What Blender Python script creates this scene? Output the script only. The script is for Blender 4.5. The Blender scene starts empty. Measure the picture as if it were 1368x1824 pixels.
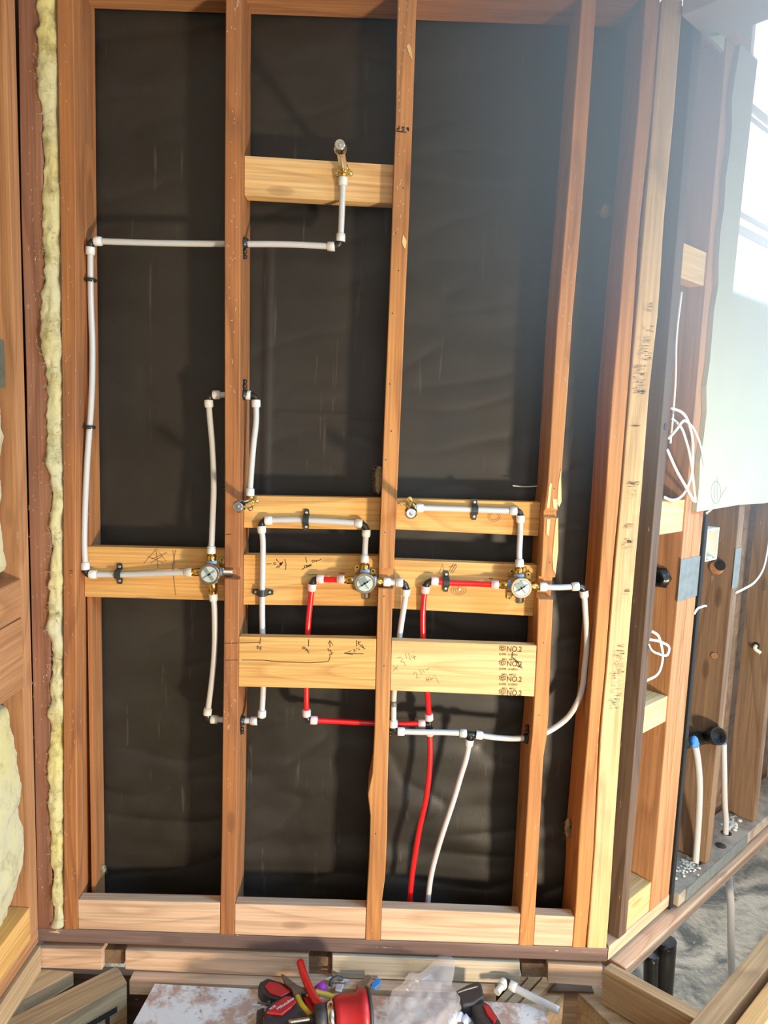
import bpy, bmesh, math, random
from mathutils import Vector, Matrix, noise
random.seed(4)
# ------------------------------------------------------------------ camera
F_PX, CAM_Y, CAM_Z, PITCH, ROLL = 1250.0, -1.658, 1.307, 0.1199, 0.0361
W_PX, H_PX = 1368, 1824
_f = Vector((0, math.cos(PITCH), -math.sin(PITCH)))
_r0 = Vector((1, 0, 0)); _u0 = _r0.cross(_f)
_r = _r0 * math.cos(ROLL) + _u0 * math.sin(ROLL)
_u = -_r0 * math.sin(ROLL) + _u0 * math.cos(ROLL)
EYE = Vector((0, CAM_Y, CAM_Z))
sc = bpy.context.scene
C = sc.collection
cd = bpy.data.cameras.new('camera'); cam = bpy.data.objects.new('camera', cd); C.objects.link(cam)
cd.sensor_fit = 'VERTICAL'; cd.sensor_height = 24.0; cd.lens = 24.0 * F_PX / H_PX
cd.clip_start = 0.05; cd.clip_end = 100
cam.matrix_world = Matrix(((_r.x, _u.x, -_f.x, EYE.x), (_r.y, _u.y, -_f.y, EYE.y), (_r.z, _u.z, -_f.z, EYE.z), (0, 0, 0, 1)))
sc.camera = cam
sc.view_settings.view_transform = 'Standard'; sc.view_settings.look = 'None'
sc.view_settings.exposure = 0.08; sc.view_settings.gamma = 1.0
sc.view_settings.use_curve_mapping = False
# ------------------------------------------------------------------ daylight
wd = bpy.data.worlds.new('daylight'); sc.world = wd; wd.use_nodes = True
nt = wd.node_tree; nt.nodes.clear()
o = nt.nodes.new('ShaderNodeOutputWorld'); bg = nt.nodes.new('ShaderNodeBackground')
tc = nt.nodes.new('ShaderNodeTexCoord'); dt = nt.nodes.new('ShaderNodeVectorMath'); dt.operation = 'DOT_PRODUCT'
dt.inputs[1].default_value = Vector((0.62, 0.72, 0.3)).normalized()
rp = nt.nodes.new('ShaderNodeValToRGB')
rp.color_ramp.elements[0].position = 0.0; rp.color_ramp.elements[0].color = (0.47, 0.43, 0.39, 1)
rp.color_ramp.elements[1].position = 1.0; rp.color_ramp.elements[1].color = (5.0, 5.4, 5.8, 1)
e = rp.color_ramp.elements.new(0.55); e.color = (0.47, 0.48, 0.50, 1)
e = rp.color_ramp.elements.new(0.84); e.color = (1.1, 1.25, 1.4, 1)
mr = nt.nodes.new('ShaderNodeMapRange'); mr.inputs[1].default_value = -1; mr.inputs[2].default_value = 1
nt.links.new(tc.outputs['Generated'], dt.inputs[0]); nt.links.new(dt.outputs['Value'], mr.inputs[0])
nt.links.new(mr.outputs[0], rp.inputs[0]); nt.links.new(rp.outputs[0], bg.inputs[0]); nt.links.new(bg.outputs[0], o.inputs[0])
bg.inputs[1].default_value = 1.0
def area(name, loc, target, size, power, col):
    l = bpy.data.lights.new(name, 'AREA'); l.size = size; l.energy = power; l.color = col
    ob = bpy.data.objects.new(name, l); C.objects.link(ob); ob.location = loc
    ob.rotation_euler = (Vector(target) - Vector(loc)).to_track_quat('-Z', 'Y').to_euler()
    return ob
ANG = math.radians(42); RK = Vector((0.617, 0, 0))
RD = Vector((math.cos(ANG), math.sin(ANG), 0)); RN = Vector((-math.sin(ANG), math.cos(ANG), 0)); UP = Vector((0, 0, 1))
RWIN = RK + RD * 1.0 + RN * 0.7 + UP * 2.15; RWIN_T = EYE + Vector((0.2, 0, 0.1)); WINP = 50
# added cool fill lamp high on the right, turns the haze and studs blue
sk = area('blue_fill_light', (2.0, -1.0, 2.25), (0.75, 0.0, 1.95), 0.7, 80, (0.22, 0.58, 1.0)); sk.data.spread = math.radians(95)
# low work light on the subfloor to the right behind the photographer
area('work_light', (1.45, -1.85, -0.02), (0.0, 0.1, 1.05), 0.22, 88, (1.0, 0.84, 0.62))
# daylight from the room's other openings behind the photographer
area('doorway_daylight', (0.6, -3.2, 1.4), (0.0, 0.0, 0.9), 1.6, 15, (1.0, 0.95, 0.88))
# bright daylight falling in through the window of the angled wall
area('window_daylight', RWIN, RWIN_T, 0.9, WINP, (0.50, 0.78, 1.0))
# ------------------------------------------------------------------ helpers
def ray(px, py): return _f + _r * ((px - 684) / F_PX) - _u * ((py - 912) / F_PX)
def atY(px, py, Y=0.0): v = ray(px, py); return EYE + v * ((Y - EYE.y) / v.y)
def atZ(px, py, Z=0.0): v = ray(px, py); return EYE + v * ((Z - EYE.z) / v.z)
def atX(px, py, X): v = ray(px, py); return EYE + v * ((X - EYE.x) / v.x)
def atR(px, py, off=0.0): v = ray(px, py); return EYE + v * (((RK + RN * off - EYE).dot(RN)) / v.dot(RN))
def RW(s, n, z): return RK + RD * s + RN * n + UP * z
def rs(p): return (p - RK).dot(RD)

def put(o, parent):
    C.objects.link(o)
    if parent is not None:
        o.parent = parent; o.matrix_parent_inverse = parent.matrix_basis.inverted()
    return o
def tag(o, label=None, cat=None, group=None, kind=None):
    if label: o['label'] = label
    if cat: o['category'] = cat
    if group: o['group'] = group
    if kind: o['kind'] = kind
    return o
def empty(name, loc, label, cat, group=None):
    o = bpy.data.objects.new(name, None); o.empty_display_size = 0.02
    o.matrix_basis = Matrix.Translation(loc); C.objects.link(o)
    return tag(o, label, cat, group)
def frame(o, ex, ey, ez):
    return Matrix(((ex.x, ey.x, ez.x, o.x), (ex.y, ey.y, ez.y, o.y), (ex.z, ey.z, ez.z, o.z), (0, 0, 0, 1)))
def mk(name, bm, mat, parent=None, M=None, smooth=False, world=True):
    """bm in world coordinates (world=True) becomes a mesh in the local frame M"""
    if M is None: M = Matrix.Identity(4)
    if world: bm.transform(M.inverted())
    bmesh.ops.recalc_face_normals(bm, faces=bm.faces)
    me = bpy.data.meshes.new(name); bm.to_mesh(me); bm.free()
    for m in (mat if isinstance(mat, (list, tuple)) else [mat]): me.materials.append(m)
    if smooth:
        for p in me.polygons: p.use_smooth = True
    o = bpy.data.objects.new(name, me); o.matrix_basis = M
    return put(o, parent)
def bev(bm, w, seg=2):
    if w > 0: bmesh.ops.bevel(bm, geom=list(bm.edges), offset=w, segments=seg, affect='EDGES', profile=0.6)
def centre_frame(o0, ex, ey):
    ex = ex.normalized(); ez = ex.cross(ey).normalized(); ey2 = ez.cross(ex)
    return frame(o0, ex, ey2, ez)
def prism(name, poly, ext, mat, parent=None, bevel=0.002, along=None, seg=2):
    """convex polygon (world points) extruded by vector ext, local X = grain direction"""
    bm = bmesh.new()
    a = [bm.verts.new(p) for p in poly]; b = [bm.verts.new(p + ext) for p in poly]
    bm.faces.new(a); bm.faces.new(b[::-1])
    n = len(poly)
    for i in range(n): bm.faces.new((a[i], b[i], b[(i + 1) % n], a[(i + 1) % n]))
    bmesh.ops.recalc_face_normals(bm, faces=bm.faces)
    bev(bm, bevel, seg)
    if along is None:
        e = [poly[(i + 1) % n] - poly[i] for i in range(n)] + [ext]
        along = max(e, key=lambda v: v.length)
    c = sum(poly, Vector()) / n + ext / 2
    other = ext if abs(ext.normalized().dot(along.normalized())) < 0.9 else (poly[1] - poly[0])
    return mk(name, bm, mat, parent, centre_frame(c, along, other))
def box(name, o0, ex, ey, ez, mat, parent=None, bevel=0.002, along=None):
    return prism(name, [o0, o0 + ex, o0 + ex + ey, o0 + ey], ez, mat, parent, bevel, along)
def rbox(name, s0, s1, n0, n1, z0, z1, mat, parent=None, bevel=0.002, along=None):
    return box(name, RW(s0, n0, z0), RD * (s1 - s0), UP * (z1 - z0), RN * (n1 - n0), mat, parent, bevel, along)
def wbox(name, x0, x1, y0, y1, z0, z1, mat, parent=None, bevel=0.002, along=None):
    return box(name, Vector((x0, y0, z0)), Vector((x1 - x0, 0, 0)), Vector((0, 0, z1 - z0)), Vector((0, y1 - y0, 0)), mat, parent, bevel, along)
def smooth_path(pts, n=8):
    if len(pts) < 3:
        return [pts[0].lerp(pts[-1], i / 8) for i in range(9)]
    P = [pts[0] * 2 - pts[1]] + list(pts) + [pts[-1] * 2 - pts[-2]]
    out = []
    for i in range(1, len(P) - 2):
        p0, p1, p2, p3 = P[i - 1], P[i], P[i + 1], P[i + 2]
        # centripetal-ish tangents
        d1 = max((p2 - p1).length, 1e-6); d0 = max((p1 - p0).length, 1e-6); d2 = max((p3 - p2).length, 1e-6)
        m1 = ((p1 - p0) / d0 * d1 + (p2 - p1) / d1 * d0) / (d0 + d1) * d1
        m2 = ((p2 - p1) / d1 * d2 + (p3 - p2) / d2 * d1) / (d1 + d2) * d1
        for k in range(n):
            t = k / n; t2 = t * t; t3 = t2 * t
            out.append(p1 * (2 * t3 - 3 * t2 + 1) + m1 * (t3 - 2 * t2 + t) + p2 * (-2 * t3 + 3 * t2) + m2 * (t3 - t2))
    out.append(pts[-1].copy())
    return out
def tube_bm(bm, path, rad, seg=16, caps=True, flat=1.0):
    """sweeps a circle; rad number or list; uv = (around, metres along)"""
    uv = bm.loops.layers.uv.verify()
    n = len(path); R_ = rad if isinstance(rad, (list, tuple)) else [rad] * n
    t0 = (path[1] - path[0]).normalized()
    a = t0.cross(Vector((0, 1, 0)))
    if a.length < 0.2: a = t0.cross(Vector((1, 0, 0)))
    a.normalize(); rings = []; L = 0; Ls = []
    for i, p in enumerate(path):
        t = (path[min(i + 1, n - 1)] - path[max(i - 1, 0)])
        t = t.normalized() if t.length > 1e-9 else t0
        a = (a - t * a.dot(t)).normalized(); b = t.cross(a)
        rings.append([bm.verts.new(p + (a * math.cos(2 * math.pi * k / seg) + b * math.sin(2 * math.pi * k / seg) * flat) * R_[i]) for k in range(seg)])
        if i: L += (p - path[i - 1]).length
        Ls.append(L)
    for i in range(n - 1):
        for k in range(seg):
            k2 = (k + 1) % seg
            f = bm.faces.new((rings[i][k], rings[i][k2], rings[i + 1][k2], rings[i + 1][k])); f.smooth = True
            for lp, (u_, v_) in zip(f.loops, ((k / seg, Ls[i]), ((k + 1) / seg, Ls[i]), ((k + 1) / seg, Ls[i + 1]), (k / seg, Ls[i + 1]))): lp[uv].uv = (u_, v_)
    if caps:
        bm.faces.new(rings[0][::-1]); bm.faces.new(rings[-1])
def tube(name, pts, rad, mat, parent=None, seg=16, n=8, caps=True, sm=True, flat=1.0):
    bm = bmesh.new(); path = smooth_path(pts, n) if sm else pts
    tube_bm(bm, path, rad, seg, caps, flat)
    return mk(name, bm, mat, parent, Matrix.Translation(path[0]))
def lathe_bm(bm, o0, axis, prof, seg=28):
    """prof: list of (distance along axis, radius)"""
    axis = axis.normalized(); a = axis.cross(Vector((0.13, 0.2, 1)))
    if a.length < 0.1: a = axis.cross(Vector((1, 0, 0)))
    a.normalize(); b = axis.cross(a); rings = []
    for d, r_ in prof:
        c = o0 + axis * d
        if r_ < 1e-5: rings.append([bm.verts.new(c)])
        else: rings.append([bm.verts.new(c + (a * math.cos(2 * math.pi * k / seg) + b * math.sin(2 * math.pi * k / seg)) * r_) for k in range(seg)])
    for i in range(len(rings) - 1):
        A, B = rings[i], rings[i + 1]
        for k in range(seg):
            k2 = (k + 1) % seg
            if len(A) == 1 and len(B) == 1: continue
            if len(A) == 1: f = bm.faces.new((A[0], B[k2], B[k]))
            elif len(B) == 1: f = bm.faces.new((A[k], A[k2], B[0]))
            else: f = bm.faces.new((A[k], A[k2], B[k2], B[k]))
            f.smooth = abs(prof[i + 1][0] - prof[i][0]) > 1e-6 and abs(prof[i + 1][1] - prof[i][1]) < 4 * abs(prof[i + 1][0] - prof[i][0])
    return bm
def lathe(name, o0, axis, prof, mat, parent=None, seg=28):
    bm = bmesh.new(); lathe_bm(bm, o0, axis, prof, seg)
    return mk(name, bm, mat, parent, Matrix.Translation(o0))
def cyl_prof(l, r_, b=0.001): return [(0, 0), (0, r_ - b), (b, r_), (l - b, r_), (l, r_ - b), (l, 0)]
def stroke(bm, pts, w, nrm):
    """flat ribbon of width w along points, facing nrm"""
    n = len(pts)
    L = []; 
    for i, p in enumerate(pts):
        t = (pts[min(i + 1, n - 1)] - pts[max(i - 1, 0)]).normalized(); s = nrm.cross(t).normalized() * (w / 2)
        L.append((bm.verts.new(p - s), bm.verts.new(p + s)))
    for i in range(n - 1): bm.faces.new((L[i][0], L[i][1], L[i + 1][1], L[i + 1][0]))
def marks(name, lines, plane, nrm, w, mat, parent, lift=0.0006):
    bm = bmesh.new()
    for ln in lines:
        pts = [plane(x, y) + nrm * lift for x, y in ln]
        stroke(bm, pts, w, nrm)
    o0 = parent.matrix_basis.translation.copy()
    bm.transform(Matrix.Translation(-o0))
    me = bpy.data.meshes.new(name); bm.to_mesh(me); bm.free(); me.materials.append(mat)
    o = bpy.data.objects.new(name, me); o.matrix_basis = Matrix.Translation(o0)
    return put(o, parent)
def text(name, body, p0, ex, ey, size, mat, parent, squash=1.0):
    """lettering with its lower left corner at p0, running along ex, up along ey"""
    cu = bpy.data.curves.new(name, 'FONT'); cu.body = body; cu.size = 1.0; cu.offset = 0.012
    tmp = bpy.data.objects.new(name, cu)
    me = bpy.data.meshes.new_from_object(tmp); bpy.data.objects.remove(tmp); bpy.data.curves.remove(cu)
    ex = ex.normalized(); ez = ex.cross(ey).normalized(); ey = ez.cross(ex)
    me.transform(Matrix.Diagonal((size * squash, size, 1, 1)))
    me.materials.clear(); me.materials.append(mat)
    o = bpy.data.objects.new(name, me); o.matrix_basis = frame(p0 + ez * 0.0007, ex, ey, ez)
    return put(o, parent)
# ------------------------------------------------------------------ materials
def new_mat(name):
    m = bpy.data.materials.new(name); m.use_nodes = True; t = m.node_tree; t.nodes.clear()
    out = t.nodes.new('ShaderNodeOutputMaterial'); b = t.nodes.new('ShaderNodeBsdfPrincipled')
    t.links.new(b.outputs[0], out.inputs[0]); return m, t, b
def N_(t, typ, **kw):
    n = t.nodes.new(typ)
    for k, v in kw.items():
        if k.startswith('i_'):
            key = k[2:]; n.inputs[int(key) if key.isdigit() else key.replace('_', ' ')].default_value = v
        else: setattr(n, k, v)
    return n
def ramp(t, fac, stops):
    r_ = t.nodes.new('ShaderNodeValToRGB'); cr = r_.color_ramp
    for i, (p, c) in enumerate(stops):
        el = cr.elements[i] if i < 2 else cr.elements.new(p)
        el.position = p; el.color = (c, c, c, 1) if isinstance(c, (int, float)) else (*c, 1)
    t.links.new(fac, r_.inputs[0]); return r_.outputs[0]
def mixc(t, fac, a, b, mode='MIX'):
    m = t.nodes.new('ShaderNodeMix'); m.data_type = 'RGBA'; m.blend_type = mode
    for s, v in ((m.inputs[0], fac), (m.inputs[6], a), (m.inputs[7], b)):
        if hasattr(v, 'is_output'): t.links.new(v, s)
        elif isinstance(v, (int, float)): s.default_value = v
        else: s.default_value = (*v, 1)
    return m.outputs[2]
def wood(name, c1, c2, cg, ring=7.0, gsc=1.0, dirt=0.25, flecks=0.2, blotch=(0.25, 0.18, 0.14), rough=0.7, knots=0.5, greyc=None):
    m, t, b = new_mat(name)
    tc = N_(t, 'ShaderNodeTexCoord'); oi = N_(t, 'ShaderNodeObjectInfo')
    sh = N_(t, 'ShaderNodeVectorMath', operation='SCALE'); sh.inputs[0].default_value = (13.7, 5.3, 9.1); t.links.new(oi.outputs['Random'], sh.inputs['Scale'])
    ad = N_(t, 'ShaderNodeVectorMath', operation='ADD'); t.links.new(tc.outputs['Object'], ad.inputs[0]); t.links.new(sh.outputs[0], ad.inputs[1])
    def mp(s):
        q = N_(t, 'ShaderNodeMapping'); q.inputs['Scale'].default_value = s; t.links.new(ad.outputs[0], q.inputs[0]); return q.outputs[0]
    def nz(s, scale, det=4, rgh=.55, dist=0.0):
        q = N_(t, 'ShaderNodeTexNoise', i_Scale=scale, i_Detail=det, i_Roughness=rgh, i_Distortion=dist); t.links.new(mp(s), q.inputs['Vector']); return q.outputs[0]
    low = nz((1.1, 9, 9), gsc, 1.5, .4, 0.3)
    mu = N_(t, 'ShaderNodeMath', operation='MULTIPLY'); t.links.new(low, mu.inputs[0]); mu.inputs[1].default_value = ring
    fr = N_(t, 'ShaderNodeMath', operation='FRACT'); t.links.new(mu.outputs[0], fr.inputs[0])
    rings = ramp(t, fr.outputs[0], [(0.0, 0.1), (0.55, 0.25), (0.86, 1.0), (1.0, 0.1)])
    fine = nz((3, 170, 170), gsc, 3, .6)
    med = nz((1.6, 26, 26), gsc, 4, .6)
    base = mixc(t, ramp(t, med, [(0.32, 0.0), (0.68, 1.0)]), c1, c2)
    rf = N_(t, 'ShaderNodeMath', operation='MULTIPLY'); t.links.new(rings, rf.inputs[0]); rf.inputs[1].default_value = 0.6
    base = mixc(t, rf.outputs[0], base, cg)
    ff = ramp(t, fine, [(0.35, 0.72), (0.65, 1.12)])
    base = mixc(t, 0.8, base, ff, 'MULTIPLY')
    # knots
    vo = N_(t, 'ShaderNodeTexVoronoi', i_Scale=1.0); vo.feature = 'F1'; t.links.new(mp((4.5, 13, 13)), vo.inputs['Vector'])
    kf = ramp(t, vo.outputs['Distance'], [(0.03, knots), (0.12, knots * .7), (0.17, 0.0)])
    sep = N_(t, 'ShaderNodeSeparateColor'); t.links.new(vo.outputs['Color'], sep.inputs[0])
    gt = N_(t, 'ShaderNodeMath', operation='GREATER_THAN'); t.links.new(sep.outputs[0], gt.inputs[0]); gt.inputs[1].default_value = 0.72
    km = N_(t, 'ShaderNodeMath', operation='MULTIPLY'); t.links.new(kf, km.inputs[0]); t.links.new(gt.outputs[0], km.inputs[1])
    base = mixc(t, km.outputs[0], base, tuple(x * 0.42 for x in cg))
    # dirt blotches and pale plaster flecks stuck on the timber
    bl = nz((2.2, 7, 7), 1.0, 5, .65)
    d = ramp(t, bl, [(0.5, 0.0), (0.75, dirt)])
    base = mixc(t, d, base, blotch)
    fl = nz((16, 60, 60), 1.0, 5, .7)
    f2 = ramp(t, fl, [(0.655, 0.0), (0.70, flecks)])
    base = mixc(t, f2, base, (0.72, 0.55, 0.42))
    t.links.new(base, b.inputs['Base Color'])
    rr = ramp(t, med, [(0.2, rough - .12), (0.8, rough + .1)]); t.links.new(rr, b.inputs['Roughness'])
    b.inputs['Specular IOR Level'].default_value = 0.35
    bp = N_(t, 'ShaderNodeBump', i_Strength=0.35, i_Distance=0.002)
    hh = mixc(t, 0.5, fine, rings); t.links.new(hh, bp.inputs['Height']); t.links.new(bp.outputs[0], b.inputs['Normal'])
    return m
def plain(name, col, rough=0.5, metal=0.0, spec=0.5, var=0.0, vscale=30, var_col=None, bump=0.0, coat=0.0, alpha=1.0, trans=0.0, sss=0.0):
    m, t, b = new_mat(name)
    b.inputs['Base Color'].default_value = (*col, 1); b.inputs['Roughness'].default_value = rough
    b.inputs['Metallic'].default_value = metal; b.inputs['Specular IOR Level'].default_value = spec
    b.inputs['Coat Weight'].default_value = coat
    b.inputs['Transmission Weight'].default_value = trans; b.inputs['Alpha'].default_value = alpha
    if sss: b.inputs['Subsurface Weight'].default_value = sss; b.inputs['Subsurface Radius'].default_value = (.01, .01, .01); b.inputs['Subsurface Scale'].default_value = 0.5
    tc = N_(t, 'ShaderNodeTexCoord'); q = N_(t, 'ShaderNodeTexNoise', i_Scale=vscale, i_Detail=5, i_Roughness=.6); t.links.new(tc.outputs['Object'], q.inputs['Vector'])
    if var or var_col:
        vc = var_col or tuple(x * 0.5 for x in col)
        t.links.new(mixc(t, ramp(t, q.outputs[0], [(0.45, 0.0), (0.65, var)]), col, vc), b.inputs['Base Color'])
    rr = ramp(t, q.outputs[0], [(0.3, max(rough - .06, 0.02)), (0.7, min(rough + .06, 1))]); t.links.new(rr, b.inputs['Roughness'])
    if bump:
        bp = N_(t, 'ShaderNodeBump', i_Strength=bump, i_Distance=0.003); t.links.new(q.outputs[0], bp.inputs['Height']); t.links.new(bp.outputs[0], b.inputs['Normal'])
    return m
def pex(name, col, printc, sss=0.0):
    m, t, b = new_mat(name)
    uvn = N_(t, 'ShaderNodeTexCoord'); sp = N_(t, 'ShaderNodeSeparateXYZ'); t.links.new(uvn.outputs['UV'], sp.inputs[0])
    # a line of printed lettering along one side
    st = N_(t, 'ShaderNodeMath', operation='COMPARE'); t.links.new(sp.outputs[0], st.inputs[0]); st.inputs[1].default_value = 0.72; st.inputs[2].default_value = 0.05
    cb = N_(t, 'ShaderNodeCombineXYZ'); s2 = N_(t, 'ShaderNodeMath', operation='MULTIPLY'); t.links.new(sp.outputs[1], s2.inputs[0]); s2.inputs[1].default_value = 420
    s1 = N_(t, 'ShaderNodeMath', operation='MULTIPLY'); t.links.new(sp.outputs[0], s1.inputs[0]); s1.inputs[1].default_value = 30
    t.links.new(s1.outputs[0], cb.inputs[0]); t.links.new(s2.outputs[0], cb.inputs[1])
    nn = N_(t, 'ShaderNodeTexNoise', i_Scale=1.0, i_Detail=1); t.links.new(cb.outputs[0], nn.inputs['Vector'])
    c3 = N_(t, 'ShaderNodeCombineXYZ'); s3 = N_(t, 'ShaderNodeMath', operation='MULTIPLY'); t.links.new(sp.outputs[1], s3.inputs[0]); s3.inputs[1].default_value = 30; t.links.new(s3.outputs[0], c3.inputs[1])
    n3 = N_(t, 'ShaderNodeTexNoise', i_Scale=1.0, i_Detail=0); t.links.new(c3.outputs[0], n3.inputs['Vector'])
    g = ramp(t, nn.outputs[0], [(0.46, 0.0), (0.52, 0.75)]); g3 = ramp(t, n3.outputs[0], [(0.42, 0.0), (0.46, 1.0)])
    m1 = N_(t, 'ShaderNodeMath', operation='MULTIPLY'); t.links.new(g, m1.inputs[0]); t.links.new(g3, m1.inputs[1])
    m2 = N_(t, 'ShaderNodeMath', operation='MULTIPLY'); t.links.new(m1.outputs[0], m2.inputs[0]); t.links.new(st.outputs[0], m2.inputs[1])
    t.links.new(mixc(t, m2.outputs[0], col, printc), b.inputs['Base Color'])
    b.inputs['Roughness'].default_value = 0.28; b.inputs['Coat Weight'].default_value = 0.3; b.inputs['Coat Roughness'].default_value = 0.15
    if sss: b.inputs['Subsurface Weight'].default_value = sss; b.inputs['Subsurface Scale'].default_value = 0.01
    return m
GREYP = wood('weathered_pale_lumber', (0.58, 0.50, 0.38), (0.48, 0.40, 0.29), (0.34, 0.27, 0.18), ring=5, dirt=0.4, flecks=0.3, blotch=(0.3, 0.27, 0.22), knots=0.2)
OLD = wood('aged_fir', (0.50, 0.205, 0.070), (0.36, 0.140, 0.048), (0.21, 0.08, 0.033), ring=6, dirt=0.5, flecks=0.5, blotch=(0.20, 0.10, 0.06))
OLDL = wood('aged_fir_lighter', (0.62, 0.290, 0.095), (0.50, 0.210, 0.066), (0.31, 0.12, 0.04), ring=7, dirt=0.3, flecks=0.35, blotch=(0.30, 0.15, 0.08))
RED = wood('reddish_old_lumber', (0.36, 0.175, 0.10), (0.27, 0.12, 0.07), (0.19, 0.08, 0.05), ring=4, dirt=0.5, flecks=0.8, blotch=(0.24, 0.14, 0.11))
NEW = wood('new_fir', (0.80, 0.48, 0.165), (0.70, 0.38, 0.115), (0.50, 0.24, 0.07), ring=9, dirt=0.12, flecks=0.05, blotch=(0.40, 0.20, 0.08), knots=0.65)
PALE = wood('pale_fir', (0.84, 0.57, 0.27), (0.76, 0.48, 0.20), (0.56, 0.33, 0.13), ring=8, dirt=0.12, flecks=0.05, blotch=(0.45, 0.26, 0.12))
BLOND = wood('blond_scribbled_lumber', (0.74, 0.51, 0.25), (0.65, 0.42, 0.19), (0.42, 0.24, 0.10), ring=6, dirt=0.75, flecks=0.05, blotch=(0.26, 0.15, 0.08), knots=0.2)
PINK = wood('pinkish_fresh_stud_lumber', (0.76, 0.53, 0.36), (0.66, 0.43, 0.27), (0.48, 0.28, 0.17), ring=8, dirt=0.15, flecks=0.1, blotch=(0.38, 0.24, 0.18))
PLATE = wood('dirty_old_plate', (0.24, 0.16, 0.135), (0.17, 0.11, 0.09), (0.12, 0.07, 0.06), ring=4, dirt=0.5, flecks=0.9, blotch=(0.10, 0.07, 0.06), knots=0.3)
DARK = wood('dark_weathered_lumber', (0.17, 0.105, 0.066), (0.115, 0.07, 0.045), (0.07, 0.042, 0.028), ring=4, dirt=0.6, flecks=0.5, blotch=(0.08, 0.06, 0.05), knots=0.3)
BROWN = wood('brown_weathered_lumber', (0.30, 0.185, 0.105), (0.215, 0.13, 0.075), (0.13, 0.075, 0.042), ring=5, dirt=0.6, flecks=0.3, blotch=(0.12, 0.08, 0.05), knots=0.6)
ORNG = wood('orange_brown_lumber', (0.56, 0.28, 0.125), (0.46, 0.215, 0.09), (0.30, 0.13, 0.055), ring=6, dirt=0.25, flecks=0.2, blotch=(0.28, 0.14, 0.08), knots=0.3)
JOIST = wood('joist_lumber', (0.58, 0.41, 0.23), (0.46, 0.31, 0.17), (0.30, 0.19, 0.10), ring=6, dirt=0.4, flecks=0.2, blotch=(0.2, 0.13, 0.09), knots=0.3)
WHITEPEX = pex('white_pex', (0.58, 0.58, 0.57), (0.75, 0.25, 0.2), 0.25)
REDPEX = pex('red_pex', (0.66, 0.012, 0.015), (0.8, 0.3, 0.3))
SLEEVE = plain('white_sleeve', (0.72, 0.72, 0.68), 0.3, coat=.3)
PSLEEVE = plain('pinkish_sleeve', (0.85, 0.60, 0.58), 0.3, coat=.3)
BLACKP = plain('black_plastic', (0.018, 0.017, 0.017), 0.3, var=.3, var_col=(0.05, 0.05, 0.05))
CLAMPM = plain('dark_grey_plastic', (0.03, 0.035, 0.035), 0.45)
BRASS = plain('brass', (0.78, 0.52, 0.14), 0.22, 1.0, var=0.4, var_col=(0.4, 0.25, 0.08))
BRONZE = plain('rough_bronze', (0.42, 0.34, 0.24), 0.35, 0.9, var=0.6, var_col=(0.22, 0.17, 0.12))
CHROME = plain('dull_chrome', (0.66, 0.66, 0.62), 0.2, 1.0, var=0.3, var_col=(0.4, 0.4, 0.38), vscale=90)
TAPE = plain('blue_thread_tape', (0.26, 0.48, 0.82), 0.55, bump=.5)
CAPM = plain('grey_green_plastic', (0.50, 0.56, 0.50), 0.45)
CAPD = plain('darker_grey_plastic', (0.20, 0.25, 0.23), 0.5)
INK = plain('black_marker_ink', (0.025, 0.018, 0.012), 0.8)
PENCIL = plain('pencil_lines', (0.26, 0.13, 0.06), 0.8)
STAMP = plain('grade_stamp_ink', (0.13, 0.075, 0.03), 0.9)
STEEL = plain('galvanised_steel', (0.20, 0.22, 0.21), 0.6, 0.2, var=0.35, vscale=40)
SCREW = plain('zinc_screw', (0.75, 0.70, 0.52), 0.3, 0.9)
CABLE = plain('white_cable_jacket', (0.78, 0.77, 0.72), 0.45)
ABS = plain('black_abs', (0.012, 0.012, 0.012), 0.3)
BTAPE = plain('blue_painters_tape', (0.05, 0.22, 0.62), 0.6, bump=.4)
# ------------------------------------------------------------------ setting
DEPTH = 0.115
Z_TOP = 2.256
# building paper on the back of the framing: one rippled black sheet
m, t, b = new_mat('black_building_paper'); PAPER = m
tc = N_(t, 'ShaderNodeTexCoord'); q = N_(t, 'ShaderNodeTexNoise', i_Scale=5, i_Detail=6, i_Roughness=.65); t.links.new(tc.outputs['Object'], q.inputs['Vector'])
q2m = N_(t, 'ShaderNodeMapping'); q2m.inputs['Scale'].default_value = (60, 60, 4); t.links.new(tc.outputs['Object'], q2m.inputs[0])
q2 = N_(t, 'ShaderNodeTexNoise', i_Scale=1, i_Detail=4); t.links.new(q2m.outputs[0], q2.inputs['Vector'])
c = mixc(t, ramp(t, q.outputs[0], [(0.35, 0.0), (0.7, 1.0)]), (0.021, 0.018, 0.014), (0.031, 0.027, 0.021))
c = mixc(t, ramp(t, q2.outputs[0], [(0.66, 0.0), (0.74, 0.35)]), c, (0.12, 0.11, 0.09))
t.links.new(c, b.inputs['Base Color']); b.inputs['Specular IOR Level'].default_value = 0.45
t.links.new(ramp(t, q.outputs[0], [(0.3, 0.42), (0.7, 0.6)]), b.inputs['Roughness'])
q3 = N_(t, 'ShaderNodeTexNoise', i_Scale=400, i_Detail=2); t.links.new(tc.outputs['Object'], q3.inputs['Vector'])
bp = N_(t, 'ShaderNodeBump', i_Strength=0.25, i_Distance=0.001); t.links.new(q3.outputs[0], bp.inputs['Height']); t.links.new(bp.outputs[0], b.inputs['Normal'])
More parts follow.
